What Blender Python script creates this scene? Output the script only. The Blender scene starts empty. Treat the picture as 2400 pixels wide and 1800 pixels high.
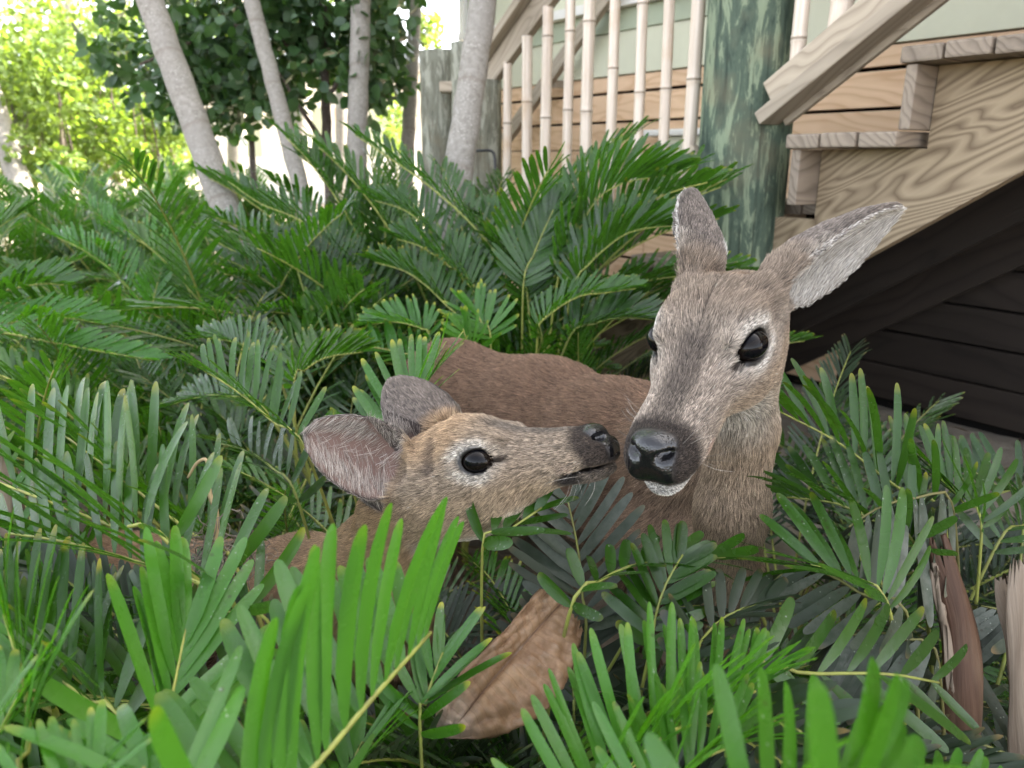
import bpy, bmesh, math, random
import numpy as np
from mathutils import Vector, Matrix

R = math.radians
rng = np.random.default_rng(7)
random.seed(7)
SC = bpy.context.scene
COL = SC.collection

# ------------------------------------------------------------------ camera
CAM_H = 1.0
PITCH = R(16.4)
FPX = 1813.0
cam_data = bpy.data.cameras.new('camera')
cam_data.sensor_width = 36.0
cam_data.lens = 36.0 * FPX / 2400.0
cam_data.clip_start = 0.02
cam_data.clip_end = 600
cam = bpy.data.objects.new('camera', cam_data)
COL.objects.link(cam)
cam.location = (0, 0, CAM_H)
cam.rotation_euler = (math.pi / 2 - PITCH, 0, 0)
cam_data.dof.use_dof = True
cam_data.dof.focus_distance = 0.80
cam_data.dof.aperture_fstop = 8.0
SC.camera = cam

# ------------------------------------------------------------------ light
SUN_AZ, SUN_EL = 62.0, 46.0
world = bpy.data.worlds.new('World')
SC.world = world
world.use_nodes = True
wn = world.node_tree.nodes
sky = wn.new('ShaderNodeTexSky')
sky.sky_type = 'NISHITA'
sky.sun_disc = False
sky.sun_elevation = R(SUN_EL)
sky.sun_rotation = R(SUN_AZ)
sky.air_density = 0.55
sky.dust_density = 3.0
sky.ozone_density = 0.8
bg = wn['Background']
bg.inputs['Strength'].default_value = 0.15
hz = wn.new('ShaderNodeHueSaturation')          # humid coastal haze: a paler, less blue sky
hz.inputs['Saturation'].default_value = 0.45
tint = wn.new('ShaderNodeMix'); tint.data_type = 'RGBA'; tint.blend_type = 'MULTIPLY'
tint.inputs[0].default_value = 1.0
tint.inputs[7].default_value = (1.035, 1.0, 0.935, 1)
world.node_tree.links.new(sky.outputs[0], hz.inputs['Color'])
world.node_tree.links.new(hz.outputs[0], tint.inputs[6])
world.node_tree.links.new(tint.outputs[2], bg.inputs['Color'])
sun_data = bpy.data.lights.new('sun', 'SUN')
sun_data.energy = 4.2
sun_data.angle = R(0.5)
sun_data.color = (1.0, 0.93, 0.80)
sun = bpy.data.objects.new('sun', sun_data)
COL.objects.link(sun)
sd = Vector((math.sin(R(SUN_AZ)) * math.cos(R(SUN_EL)), math.cos(R(SUN_AZ)) * math.cos(R(SUN_EL)), math.sin(R(SUN_EL))))
sun.rotation_euler = sd.to_track_quat('Z', 'Y').to_euler()
SC.view_settings.view_transform = 'Standard'
SC.view_settings.look = 'None'
SC.view_settings.gamma = 1.0
SC.view_settings.use_curve_mapping = False
SC.view_settings.exposure = 3.42
SC.cycles.max_bounces = 8
SC.cycles.diffuse_bounces = 2
SC.cycles.glossy_bounces = 3
SC.cycles.transmission_bounces = 4
SC.cycles.transparent_max_bounces = 6

# ------------------------------------------------------------------ helpers
CF = np.array((0, math.cos(PITCH), -math.sin(PITCH)))
CU = np.array((0, math.sin(PITCH), math.cos(PITCH)))
CR = np.array((1.0, 0, 0))
def at(px, py, d):
    """World point on the sight line of a photograph pixel, d metres deep."""
    return np.array((0, 0, CAM_H)) + d * (CF + (px - 1200) / FPX * CR + (900 - py) / FPX * CU)
def cvec(x, y, z):
    """A direction given as right / up / away from the viewpoint."""
    v = x * CR + y * CU + z * CF
    return v / np.linalg.norm(v)
def nrm(v):
    v = np.asarray(v, float)
    return v / (np.linalg.norm(v) + 1e-12)

def mesh_np(name, V, F, attrs=None, smooth=True, uv=None):
    """F: (n,4) or (n,3) int array, or a list of such arrays."""
    Fs = F if isinstance(F, list) else [F]
    Fs = [np.asarray(f, np.int32) for f in Fs if len(f)]
    me = bpy.data.meshes.new(name)
    V = np.asarray(V, np.float32)
    me.vertices.add(len(V))
    me.vertices.foreach_set('co', V.ravel())
    loops = np.concatenate([f.ravel() for f in Fs])
    tot = np.concatenate([np.full(len(f), f.shape[1], np.int32) for f in Fs])
    st = np.concatenate(([0], np.cumsum(tot)[:-1])).astype(np.int32)
    me.loops.add(len(loops))
    me.loops.foreach_set('vertex_index', loops)
    me.polygons.add(len(tot))
    me.polygons.foreach_set('loop_start', st)
    me.polygons.foreach_set('loop_total', tot)
    if smooth:
        me.polygons.foreach_set('use_smooth', np.ones(len(tot), bool))
    me.update(calc_edges=True)
    for k, a in (attrs or {}).items():
        a = np.asarray(a, np.float32)
        if a.ndim == 2:
            if a.shape[1] == 3:
                a = np.concatenate((a, np.ones((len(a), 1), np.float32)), 1)
            at_ = me.attributes.new(k, 'FLOAT_COLOR', 'POINT')
            at_.data.foreach_set('color', a.ravel())
        else:
            at_ = me.attributes.new(k, 'FLOAT', 'POINT')
            at_.data.foreach_set('value', a)
    return me

def link(name, me, mat=None, parent=None, loc=None):
    o = bpy.data.objects.new(name, me)
    COL.objects.link(o)
    if mat is not None and me is not None and not me.materials:
        me.materials.append(mat)
    if parent is not None:
        o.parent = parent
    if loc is not None:
        o.location = loc
    return o
def tag(o, label=None, cat=None, group=None, kind=None):
    if label: o['label'] = label
    if cat: o['category'] = cat
    if group: o['group'] = group
    if kind: o['kind'] = kind
    return o
def thing(name, label, cat, loc=(0, 0, 0), group=None):
    o = bpy.data.objects.new(name, None)
    COL.objects.link(o)
    o.location = loc
    o.empty_display_size = 0.1
    return tag(o, label, cat, group)

def tube(P, rad, n=8, cap=True):
    """Swept tube through points P with radii rad -> V, [quads, tris]."""
    P = np.asarray(P, float)
    m = len(P)
    rad = np.broadcast_to(np.asarray(rad, float), (m,))
    T = np.gradient(P, axis=0)
    T /= np.linalg.norm(T, axis=1)[:, None] + 1e-12
    ref = np.array((0, 0, 1.0)) if abs(T[0][2]) < 0.8 else np.array((1.0, 0, 0))
    V = []
    a = nrm(np.cross(T[0], ref))
    for i in range(m):
        a = nrm(a - T[i] * a.dot(T[i]))
        b = np.cross(T[i], a)
        th = np.arange(n) * 2 * math.pi / n
        V.append(P[i] + rad[i] * (np.cos(th)[:, None] * a + np.sin(th)[:, None] * b))
    V = np.concatenate(V)
    i = np.arange(m - 1)[:, None] * n
    j = np.arange(n)[None]
    q = np.stack((i + j, i + (j + 1) % n, i + n + (j + 1) % n, i + n + j), -1).reshape(-1, 4)
    tri = []
    if cap:
        V = np.concatenate((V, P[:1], P[-1:]))
        k = np.arange(n)
        tri = np.concatenate((np.stack((np.full(n, m * n), (k + 1) % n, k), -1), np.stack((np.full(n, m * n + 1), (m - 1) * n + k, (m - 1) * n + (k + 1) % n), -1)))
    return V, q, tri
def join(parts):
    """[(V, quads, tris)] -> V, [quads, tris]"""
    Vs, Q, T, o = [], [], [], 0
    for v, q, t in parts:
        Vs.append(v)
        if len(q): Q.append(np.asarray(q) + o)
        if len(t): T.append(np.asarray(t) + o)
        o += len(v)
    F = []
    if Q: F.append(np.concatenate(Q))
    if T: F.append(np.concatenate(T))
    return np.concatenate(Vs), F
def spline(ctrl, n):
    """Catmull-Rom through ctrl, n points evenly along it."""
    C = np.asarray(ctrl, float)
    if len(C) == 2:
        return C[0] + np.linspace(0, 1, n)[:, None] * (C[1] - C[0])
    E = np.concatenate(([2 * C[0] - C[1]], C, [2 * C[-1] - C[-2]]))
    out = []
    for i in range(len(C) - 1):
        p0, p1, p2, p3 = E[i:i + 4]
        t = np.linspace(0, 1, 24, endpoint=False)[:, None]
        out.append(0.5 * (2 * p1 + (p2 - p0) * t + (2 * p0 - 5 * p1 + 4 * p2 - p3) * t ** 2 + (3 * p1 - p0 - 3 * p2 + p3) * t ** 3))
    P = np.concatenate(out + [C[-1:]])
    s = np.concatenate(([0], np.cumsum(np.linalg.norm(np.diff(P, axis=0), axis=1))))
    u = np.linspace(0, s[-1], n)
    return np.stack([np.interp(u, s, P[:, k]) for k in range(3)], 1)

# box given by an origin and three edge vectors, lightly bevelled
def beam(name, mat, parent, o, ex, ey, ez, bev=0.004, label=None):
    bm = bmesh.new()
    o, ex, ey, ez = (Vector(v) for v in (o, ex, ey, ez))
    vs = [bm.verts.new(o + ex * i + ey * j + ez * k) for i in (0, 1) for j in (0, 1) for k in (0, 1)]
    for f in ((0, 1, 3, 2), (4, 6, 7, 5), (0, 4, 5, 1), (2, 3, 7, 6), (0, 2, 6, 4), (1, 5, 7, 3)):
        bm.faces.new([vs[i] for i in f])
    bmesh.ops.recalc_face_normals(bm, faces=bm.faces)
    if bev:
        bmesh.ops.bevel(bm, geom=list(bm.edges), offset=bev, segments=2, profile=0.6, affect='EDGES', clamp_overlap=True)
    # a uv-like coordinate along the length, for grain
    me = bpy.data.meshes.new(name)
    bm.to_mesh(me); bm.free()
    co = np.array([v.co[:] for v in me.vertices]) - np.array(o)
    L = [nrm(ex), nrm(ey), nrm(ez)]
    g = np.stack([co @ l for l in L], 1) + rng.uniform(-5, 5, 3)
    a = me.attributes.new('grain', 'FLOAT_VECTOR', 'POINT')
    a.data.foreach_set('vector', g.astype(np.float32).ravel())
    ob = link(name, me, mat, parent)
    if label: ob['label'] = label
    return ob

# ------------------------------------------------------------------ materials
class NT:
    def __init__(s, name):
        s.m = bpy.data.materials.new(name)
        s.m.use_nodes = True
        s.t = s.m.node_tree
        s.b = s.t.nodes['Principled BSDF']
        s.out = s.t.nodes['Material Output']
    def n(s, typ, **kw):
        x = s.t.nodes.new('ShaderNode' + typ)
        for k, v in kw.items():
            if k in x.inputs.keys() if isinstance(k, str) else False:
                x.inputs[k].default_value = v
            else:
                setattr(x, k, v)
        return x
    def l(s, a, b):
        s.t.links.new(a, b)
    def val(s, v):
        x = s.t.nodes.new('ShaderNodeValue'); x.outputs[0].default_value = v
        return x.outputs[0]
    def setin(s, sock, v):
        if isinstance(v, (int, float)): sock.default_value = v
        elif isinstance(v, (tuple, list)): sock.default_value = tuple(v) if len(v) == 4 or sock.type == 'VECTOR' else (*v, 1)
        else: s.l(v, sock)
    def math(s, op, a, b=0.0, clamp=False):
        x = s.t.nodes.new('ShaderNodeMath'); x.operation = op; x.use_clamp = clamp
        s.setin(x.inputs[0], a); s.setin(x.inputs[1], b)
        return x.outputs[0]
    def mix(s, f, a, b, blend='MIX'):
        x = s.t.nodes.new('ShaderNodeMix'); x.data_type = 'RGBA'; x.blend_type = blend; x.clamp_factor = True
        s.setin(x.inputs[0], f); s.setin(x.inputs[6], a); s.setin(x.inputs[7], b)
        return x.outputs[2]
    def ramp(s, f, stops):
        x = s.t.nodes.new('ShaderNodeValToRGB')
        e = x.color_ramp.elements
        while len(e) < len(stops): e.new(0.5)
        for k, (p, c) in enumerate(stops):
            e[k].position = p
            e[k].color = (c, c, c, 1) if isinstance(c, (int, float)) else (*c, 1)
        s.setin(x.inputs[0], f)
        return x.outputs[0]
    def noise(s, vec, scale, detail=4.0, rough=0.55, dist=0.0):
        x = s.t.nodes.new('ShaderNodeTexNoise')
        x.inputs['Scale'].default_value = scale; x.inputs['Detail'].default_value = detail
        x.inputs['Roughness'].default_value = rough; x.inputs['Distortion'].default_value = dist
        if vec is not None: s.l(vec, x.inputs['Vector'])
        return x.outputs[0]
    def mapping(s, vec, scale=(1, 1, 1), loc=(0, 0, 0)):
        x = s.t.nodes.new('ShaderNodeMapping')
        x.inputs['Scale'].default_value = scale; x.inputs['Location'].default_value = loc
        s.l(vec, x.inputs[0])
        return x.outputs[0]
    def attr(s, name):
        x = s.t.nodes.new('ShaderNodeAttribute'); x.attribute_name = name
        return x
    def obj(s):
        return s.t.nodes.new('ShaderNodeTexCoord').outputs['Object']
    def pos(s):
        return s.t.nodes.new('ShaderNodeNewGeometry').outputs['Position']
    def bump(s, h, strength=0.4, dist=0.01):
        x = s.t.nodes.new('ShaderNodeBump')
        x.inputs['Strength'].default_value = strength; x.inputs['Distance'].default_value = dist
        s.l(h, x.inputs['Height'])
        s.l(x.outputs[0], s.b.inputs['Normal'])
        return x.outputs[0]
    def set(s, base=None, rough=None, spec=None):
        if base is not None: s.setin(s.b.inputs['Base Color'], base)
        if rough is not None: s.setin(s.b.inputs['Roughness'], rough)
        if spec is not None: s.setin(s.b.inputs['Specular IOR Level'], spec)

def leaf_material(name, dark, bright, back, tipcol, trans=0.3, transcol=(0.16, 0.36, 0.03), rough=0.42, dustcol=(0.155, 0.162, 0.135)):
    m = NT(name)
    a = m.attr('leafdata')
    sep = m.t.nodes.new('ShaderNodeSeparateColor'); m.l(a.outputs['Color'], sep.inputs[0])
    tone, along, dust = sep.outputs
    tip = a.outputs['Alpha']
    p = m.obj()
    c = m.mix(tone, dark, bright)
    nz = m.noise(p, 60, 3)
    c = m.mix(m.math('MULTIPLY', m.math('SUBTRACT', nz, 0.35), 0.9, True), c, m.mix(0.5, c, bright))
    gm = m.t.nodes.new('ShaderNodeNewGeometry')
    c = m.mix(m.math('MULTIPLY', gm.outputs['Backfacing'], 0.7), c, back)
    # dust film on old leaves, patchy
    dn = m.math('MULTIPLY', dust, m.ramp(m.noise(p, 90, 4, 0.65), [(0.35, 0.25), (0.6, 1.0)]))
    c = m.mix(dn, c, dustcol)
    # yellowing tips
    tf = m.math('MULTIPLY', tip, m.ramp(m.math('ADD', along, m.math('MULTIPLY', m.math('SUBTRACT', nz, .5), .12)), [(0.87, 0.0), (0.99, 1.0)]))
    c = m.mix(tf, c, tipcol)
    # scale insects and soot specks
    v = m.t.nodes.new('ShaderNodeTexVoronoi'); v.inputs['Scale'].default_value = 110; m.l(p, v.inputs['Vector'])
    spots = m.math('MULTIPLY', m.math('LESS_THAN', v.outputs['Distance'], 0.16), m.math('GREATER_THAN', m.noise(p, 14, 2), 0.56))
    c = m.mix(m.math('MULTIPLY', spots, 0.75), c, (0.03, 0.025, 0.012))
    # pale flecks of dried water
    v2 = m.t.nodes.new('ShaderNodeTexVoronoi'); v2.inputs['Scale'].default_value = 170; m.l(p, v2.inputs['Vector'])
    fl = m.math('MULTIPLY', m.math('LESS_THAN', v2.outputs['Distance'], 0.14), m.math('GREATER_THAN', m.noise(p, 21, 2), 0.58))
    c = m.mix(m.math('MULTIPLY', fl, 0.45), c, (0.45, 0.5, 0.4))
    m.set(c, m.math('ADD', rough - 0.06, m.math('MULTIPLY', m.noise(p, 45, 3), 0.20)), 0.5)
    ac = m.attr('across')
    ribs = m.math('SINE', m.math('MULTIPLY', ac.outputs['Fac'], 34.0))
    h = m.math('ADD', m.math('MULTIPLY', ribs, 0.07), m.math('MULTIPLY', m.noise(p, 120, 3), 0.8))
    m.bump(h, 0.25, 0.002)
    tr = m.t.nodes.new('ShaderNodeBsdfTranslucent')
    m.l(m.mix(tone, transcol, tuple(min(1, x * 1.35) for x in transcol)), tr.inputs[0])
    mx = m.t.nodes.new('ShaderNodeMixShader')
    m.setin(mx.inputs[0], m.math('MULTIPLY', m.math('SUBTRACT', 1.0, dust, True), trans))
    m.l(m.b.outputs[0], mx.inputs[1]); m.l(tr.outputs[0], mx.inputs[2]); m.l(mx.outputs[0], m.out.inputs[0])
    return m.m

M = {}
M['frond'] = leaf_material('coontie_leaf', (0.008, 0.032, 0.003), (0.038, 0.112, 0.009), (0.038, 0.085, 0.020), (0.34, 0.28, 0.015), 0.26, (0.095, 0.30, 0.008), 0.22)
M['frond_bright'] = leaf_material('coontie_leaf_young', (0.022, 0.090, 0.005), (0.055, 0.165, 0.022), (0.050, 0.13, 0.030), (0.36, 0.34, 0.02), 0.34, (0.12, 0.38, 0.006), 0.23)
M['frond_old'] = leaf_material('coontie_leaf_old', (0.006, 0.015, 0.006), (0.020, 0.040, 0.012), (0.05, 0.066, 0.042), (0.3, 0.18, 0.06), 0.10, (0.06, 0.12, 0.015), 0.42, (0.105, 0.115, 0.092))
M['round_leaf'] = leaf_material('round_leaf', (0.018, 0.050, 0.018), (0.055, 0.115, 0.036), (0.06, 0.11, 0.05), (0.25, 0.25, 0.04), 0.18, (0.09, 0.22, 0.02), 0.34)
M['sun_leaf'] = leaf_material('sunlit_leaf', (0.045, 0.10, 0.016), (0.11, 0.17, 0.026), (0.10, 0.15, 0.04), (0.3, 0.26, 0.05), 0.42, (0.21, 0.31, 0.03), 0.5)

def rachis_material():
    m = NT('rachis')
    p = m.obj()
    a = m.attr('leafdata')
    sep = m.t.nodes.new('ShaderNodeSeparateColor'); m.l(a.outputs['Color'], sep.inputs[0])
    c = m.mix(sep.outputs[0], (0.16, 0.20, 0.04), (0.36, 0.36, 0.08))
    c = m.mix(sep.outputs[2], c, (0.075, 0.055, 0.035))
    c = m.mix(m.ramp(m.noise(p, 60, 3), [(0.45, 0.0), (0.7, 0.5)]), c, (0.10, 0.08, 0.04))
    m.set(c, 0.5, 0.4)
    return m.m
M['rachis'] = rachis_material()

def wood_material(name, ca, cb, cc, scale=1.0, grey=0.0, ring=9.0, rough=0.7, stretch=0.10, wamp=0.16, soft=False):
    """Softwood grain that runs along the board ('grain' attribute, x = length)."""
    m = NT(name)
    g = m.attr('grain').outputs['Vector']
    warp = m.noise(m.mapping(g, (1.0 * scale, 4.4 * scale, 4.4 * scale)), 1.3, 2.5, 0.5, 0.5)
    wv = m.t.nodes.new('ShaderNodeVectorMath'); wv.operation = 'MULTIPLY_ADD'
    comb = m.t.nodes.new('ShaderNodeCombineXYZ')
    m.l(warp, comb.inputs[1]); m.l(warp, comb.inputs[2])
    m.l(comb.outputs[0], wv.inputs[0]); wv.inputs[1].default_value = (0, wamp, wamp)
    m.l(m.mapping(g, (stretch * scale, scale, scale)), wv.inputs[2])
    w = m.t.nodes.new('ShaderNodeTexWave'); w.wave_type = 'BANDS'; w.bands_direction = 'DIAGONAL'
    w.inputs['Scale'].default_value = ring; w.wave_profile = 'SAW'; w.inputs['Distortion'].default_value = 0.6; w.inputs['Detail'].default_value = 2; w.inputs['Detail Scale'].default_value = 2.0
    m.l(wv.outputs[0], w.inputs['Vector'])
    f = m.ramp(w.outputs['Fac'], [(0.0, 0.0), (0.22, 0.55), (0.45, 1.0), (0.72, 0.75), (1.0, 0.0)] if soft else [(0.0, 0.15), (0.10, 0.8), (0.45, 1.0), (0.80, 0.55), (0.97, 0.1)])
    c = m.mix(f, ca, cb)
    fine = m.noise(m.mapping(g, (6 * scale, 160 * scale, 160 * scale)), 1.0, 3, 0.6)
    c = m.mix(m.math('MULTIPLY', fine, 0.5), c, cc)
    blot = m.noise(g, 5.0, 4, 0.6)
    c = m.mix(m.ramp(blot, [(0.45, 0.0), (0.75, 0.45)]), c, cc)
    oi = m.t.nodes.new('ShaderNodeObjectInfo')
    hv = m.t.nodes.new('ShaderNodeHueSaturation')
    m.setin(hv.inputs['Value'], m.math('ADD', 0.86, m.math('MULTIPLY', oi.outputs['Random'], 0.28)))
    m.l(c, hv.inputs['Color'])
    m.set(hv.outputs[0], rough, 0.3)
    m.bump(m.math('ADD', m.math('MULTIPLY', w.outputs['Fac'], 0.5), fine), 0.35, 0.002)
    return m.m
M['wood_grey'] = wood_material('weathered_wood', (0.14, 0.105, 0.078), (0.31, 0.25, 0.19), (0.20, 0.165, 0.13), ring=20)
M['wood_rail'] = wood_material('rail_wood', (0.25, 0.20, 0.145), (0.45, 0.375, 0.285), (0.34, 0.29, 0.23), ring=18)
M['wood_stringer'] = wood_material('stringer_wood', (0.125, 0.085, 0.05), (0.38, 0.295, 0.19), (0.22, 0.165, 0.105), 1.0, ring=27, stretch=0.10, wamp=0.20, soft=True)
M['wood_new'] = wood_material('new_pine_plank', (0.50, 0.30, 0.165), (0.72, 0.50, 0.325), (0.62, 0.43, 0.28), ring=14)
M['wood_shaded'] = wood_material('shaded_wood', (0.017, 0.012, 0.0095), (0.034, 0.025, 0.019), (0.023, 0.018, 0.014))  # near-black tone carries the shade under the stairs

def simple(name, c, rough=0.6, spec=0.4, var=0.25, scale=12, bump=0.2, dark=None):
    m = NT(name)
    p = m.obj()
    n = m.noise(p, scale, 5, 0.6)
    d = dark or tuple(x * 0.6 for x in c)
    m.set(m.mix(m.ramp(n, [(0.35, 0.0), (0.75, 1.0)]), c, m.mix(var, c, d)), rough, spec)
    if bump: m.bump(m.noise(p, scale * 6, 4), bump, 0.003)
    return m.m
M['siding'] = simple('sage_siding', (0.63, 0.62, 0.47), 0.6, 0.3, 0.2, 6)
M['band'] = simple('sage_band', (0.40, 0.44, 0.32), 0.6, 0.3, 0.2, 6)
M['white_trim'] = simple('white_trim', (0.78, 0.75, 0.70), 0.5, 0.4, 0.2, 9)
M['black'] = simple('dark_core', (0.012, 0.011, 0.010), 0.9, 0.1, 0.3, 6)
M['cable'] = simple('black_cable', (0.012, 0.012, 0.013), 0.45, 0.5, 0.2, 9, 0)
M['roof'] = simple('roof_metal', (0.45, 0.46, 0.45), 0.5, 0.4, 0.2, 9)

def bamboo_material():
    m = NT('bleached_bamboo')
    p = m.obj()
    ln = m.noise(m.mapping(p, (90, 90, 3)), 1, 4, 0.6)
    c = m.ramp(ln, [(0.3, (0.50, 0.40, 0.31)), (0.6, (0.70, 0.60, 0.50)), (0.8, (0.80, 0.71, 0.62))])
    nd = m.attr('node').outputs['Fac']
    c = m.mix(nd, c, (0.20, 0.155, 0.11))
    c = m.mix(m.ramp(m.noise(p, 9, 4), [(0.55, 0.0), (0.75, 0.6)]), c, (0.50, 0.33, 0.19))
    m.set(c, 0.42, 0.45)
    m.bump(ln, 0.2, 0.002)
    return m.m
M['bamboo'] = bamboo_material()

def trunk_material(name, c1, c2, c3, ring=True):
    m = NT(name)
    p = m.obj()
    al = m.attr('along').outputs['Fac']
    n1 = m.noise(p, 55, 6, 0.7)
    c = m.mix(m.ramp(n1, [(0.35, 0.0), (0.7, 1.0)]), c1, c2)
    n2 = m.noise(m.mapping(p, (1, 1, 0.45)), 7, 4, 0.6)
    c = m.mix(m.ramp(n2, [(0.40, 0.0), (0.62, 0.65)]), c, c3)
    v = m.t.nodes.new('ShaderNodeTexVoronoi'); v.inputs['Scale'].default_value = 75; m.l(m.mapping(p, (1, 1, 1.7)), v.inputs['Vector'])
    lich = m.math('MULTIPLY', m.math('LESS_THAN', m.math('ADD', v.outputs['Distance'], m.math('MULTIPLY', n1, 0.5)), 0.46), m.math('GREATER_THAN', m.noise(p, 9, 3), 0.47))
    c = m.mix(m.math('MULTIPLY', lich, 0.5), c, (0.62, 0.60, 0.55))
    h = n1
    if ring:
        rg = m.ramp(m.math('FRACT', m.math('ADD', m.math('MULTIPLY', al, 3.1), m.math('MULTIPLY', n2, .12))), [(0.0, 1.0), (0.035, 0.0), (0.95, 0.0), (1.0, 1.0)])
        fr = m.ramp(m.math('FRACT', m.math('ADD', m.math('MULTIPLY', al, 46), m.math('MULTIPLY', n2, 3))), [(0.0, 0.6), (0.15, 0.0), (1.0, 0.0)])
        c = m.mix(m.math('MULTIPLY', rg, 0.38), c, (0.16, 0.12, 0.09))
        c = m.mix(m.math('MULTIPLY', fr, 0.22), c, (0.2, 0.17, 0.14))
        h = m.math('ADD', n1, m.math('MULTIPLY', rg, -0.4))
    m.set(c, 0.8, 0.25)
    m.bump(h, 0.5, 0.006)
    return m.m
M['palm_bark'] = trunk_material('palm_bark', (0.19, 0.17, 0.145), (0.36, 0.335, 0.30), (0.26, 0.24, 0.215))
M['dark_bark'] = trunk_material('dark_bark', (0.07, 0.05, 0.04), (0.13, 0.10, 0.08), (0.10, 0.08, 0.065), False)

def pile_material(name, dark, mid, pale, amt):
    m = NT(name)
    p = m.obj()
    n1 = m.noise(m.mapping(p, (26, 26, 5.2)), 1.0, 7, 0.70, 0.7)
    n2 = m.noise(m.mapping(p, (42, 42, 7)), 1.0, 5, 0.68, 0.6)
    f = m.math('ADD', m.math('MULTIPLY', n1, 0.7), m.math('MULTIPLY', n2, 0.3))
    c = m.ramp(f, [(0.38, dark), (0.47, mid), (0.51, mid), (0.545 + amt, pale), (0.66 + amt, tuple(min(1, 1.15 * x) for x in pale))])
    n3 = m.noise(m.mapping(p, (70, 70, 2.0)), 1.0, 3, 0.6)
    c = m.mix(m.ramp(n3, [(0.60, 0.0), (0.68, 0.55)]), c, tuple(0.35 * x for x in dark))
    c = m.mix(m.ramp(m.noise(p, 5, 3), [(0.55, 0.0), (0.7, 0.35)]), c, (0.22, 0.17, 0.10))
    m.set(c, 0.72, 0.3)
    m.bump(m.math('ADD', f, m.math('MULTIPLY', n3, 0.4)), 0.7, 0.012)
    return m.m
M['pile_green'] = pile_material('green_stained_pile', (0.025, 0.042, 0.032), (0.072, 0.102, 0.072), (0.20, 0.245, 0.160), 0.0)
M['pile_grey'] = pile_material('weathered_pile', (0.09, 0.085, 0.065), (0.19, 0.19, 0.145), (0.32, 0.32, 0.26), -0.02)

def ground_material():
    m = NT('sandy_soil')
    p = m.pos()
    n = m.noise(p, 3.0, 6, 0.65)
    n2 = m.noise(p, 45, 5, 0.7)
    c = m.mix(n2, (0.26, 0.22, 0.17), (0.42, 0.37, 0.30))
    # shady bed is dark with leaf mould close by, pale sand further off
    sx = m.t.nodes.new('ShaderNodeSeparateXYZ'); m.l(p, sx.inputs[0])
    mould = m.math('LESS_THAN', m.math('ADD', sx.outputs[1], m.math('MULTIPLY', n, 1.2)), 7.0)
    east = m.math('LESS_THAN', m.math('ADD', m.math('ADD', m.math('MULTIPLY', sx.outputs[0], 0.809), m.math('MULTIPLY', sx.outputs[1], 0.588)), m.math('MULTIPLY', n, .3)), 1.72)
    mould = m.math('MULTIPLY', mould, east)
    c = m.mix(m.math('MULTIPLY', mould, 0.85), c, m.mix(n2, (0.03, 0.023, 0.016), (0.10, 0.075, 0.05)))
    m.set(c, 0.95, 0.1)
    m.bump(m.math('ADD', n2, m.math('MULTIPLY', m.noise(p, 12, 4), 2.0)), 0.6, 0.02)
    return m.m
M['ground'] = ground_material()

# ================================================================== SETTING
def grid_ground():
    n = 140
    u = np.linspace(-1, 1, n)
    ax = np.sign(u) * (np.abs(u) ** 4 * 250 + np.abs(u) * 8)
    X, Y = np.meshgrid(ax, ax + 2.0, indexing='ij')
    r = np.hypot(X, Y - 2)
    Z = 0.025 * np.sin(X * 2.1 + 1) * np.cos(Y * 1.7) + 0.012 * np.sin(X * 7.3 + Y * 5.1)
    Z *= np.clip(1 - r / 30, 0, 1)
    V = np.stack((X, Y, Z), -1).reshape(-1, 3)
    i, j = np.meshgrid(np.arange(n - 1), np.arange(n - 1), indexing='ij')
    k = (i * n + j).ravel()
    return V, np.stack((k, k + n, k + n + 1, k + 1), 1)
gV, gF = grid_ground()
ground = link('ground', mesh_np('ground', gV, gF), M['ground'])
tag(ground, kind='structure')

# staircase frame: r uphill along the flight, v towards the house wall, z up
T1 = np.array((0.742, 2.195, CAM_H + 0.058))
UP = np.array((0.588, -0.809, 0.0)); UP /= np.linalg.norm(UP)
VV = np.array((0.809, 0.588, 0.0)); VV /= np.linalg.norm(VV)
ZZ = np.array((0, 0, 1.0))
def S(r, v, z):
    return np.array((T1[0], T1[1], 0)) + r * UP + v * VV + z * ZZ
RUN, RISE = 0.288, 0.19
SLOPE = RISE / RUN
def nose(r):
    return T1[2] + SLOPE * r
EL = nrm(RUN * UP + RISE * ZZ)          # along the flight
EQ = nrm(np.cross(EL, VV)); EQ = EQ if EQ[2] > 0 else -EQ
def r_of(px, py, v):
    d = (T1[:2] @ VV[:2] + v)
    k = at(px, py, 1.0) - np.array((0, 0, CAM_H))
    d = d / (k @ VV)
    P = at(px, py, d)
    return float((P - np.array((T1[0], T1[1], 0))) @ UP), float(P[2])

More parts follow.
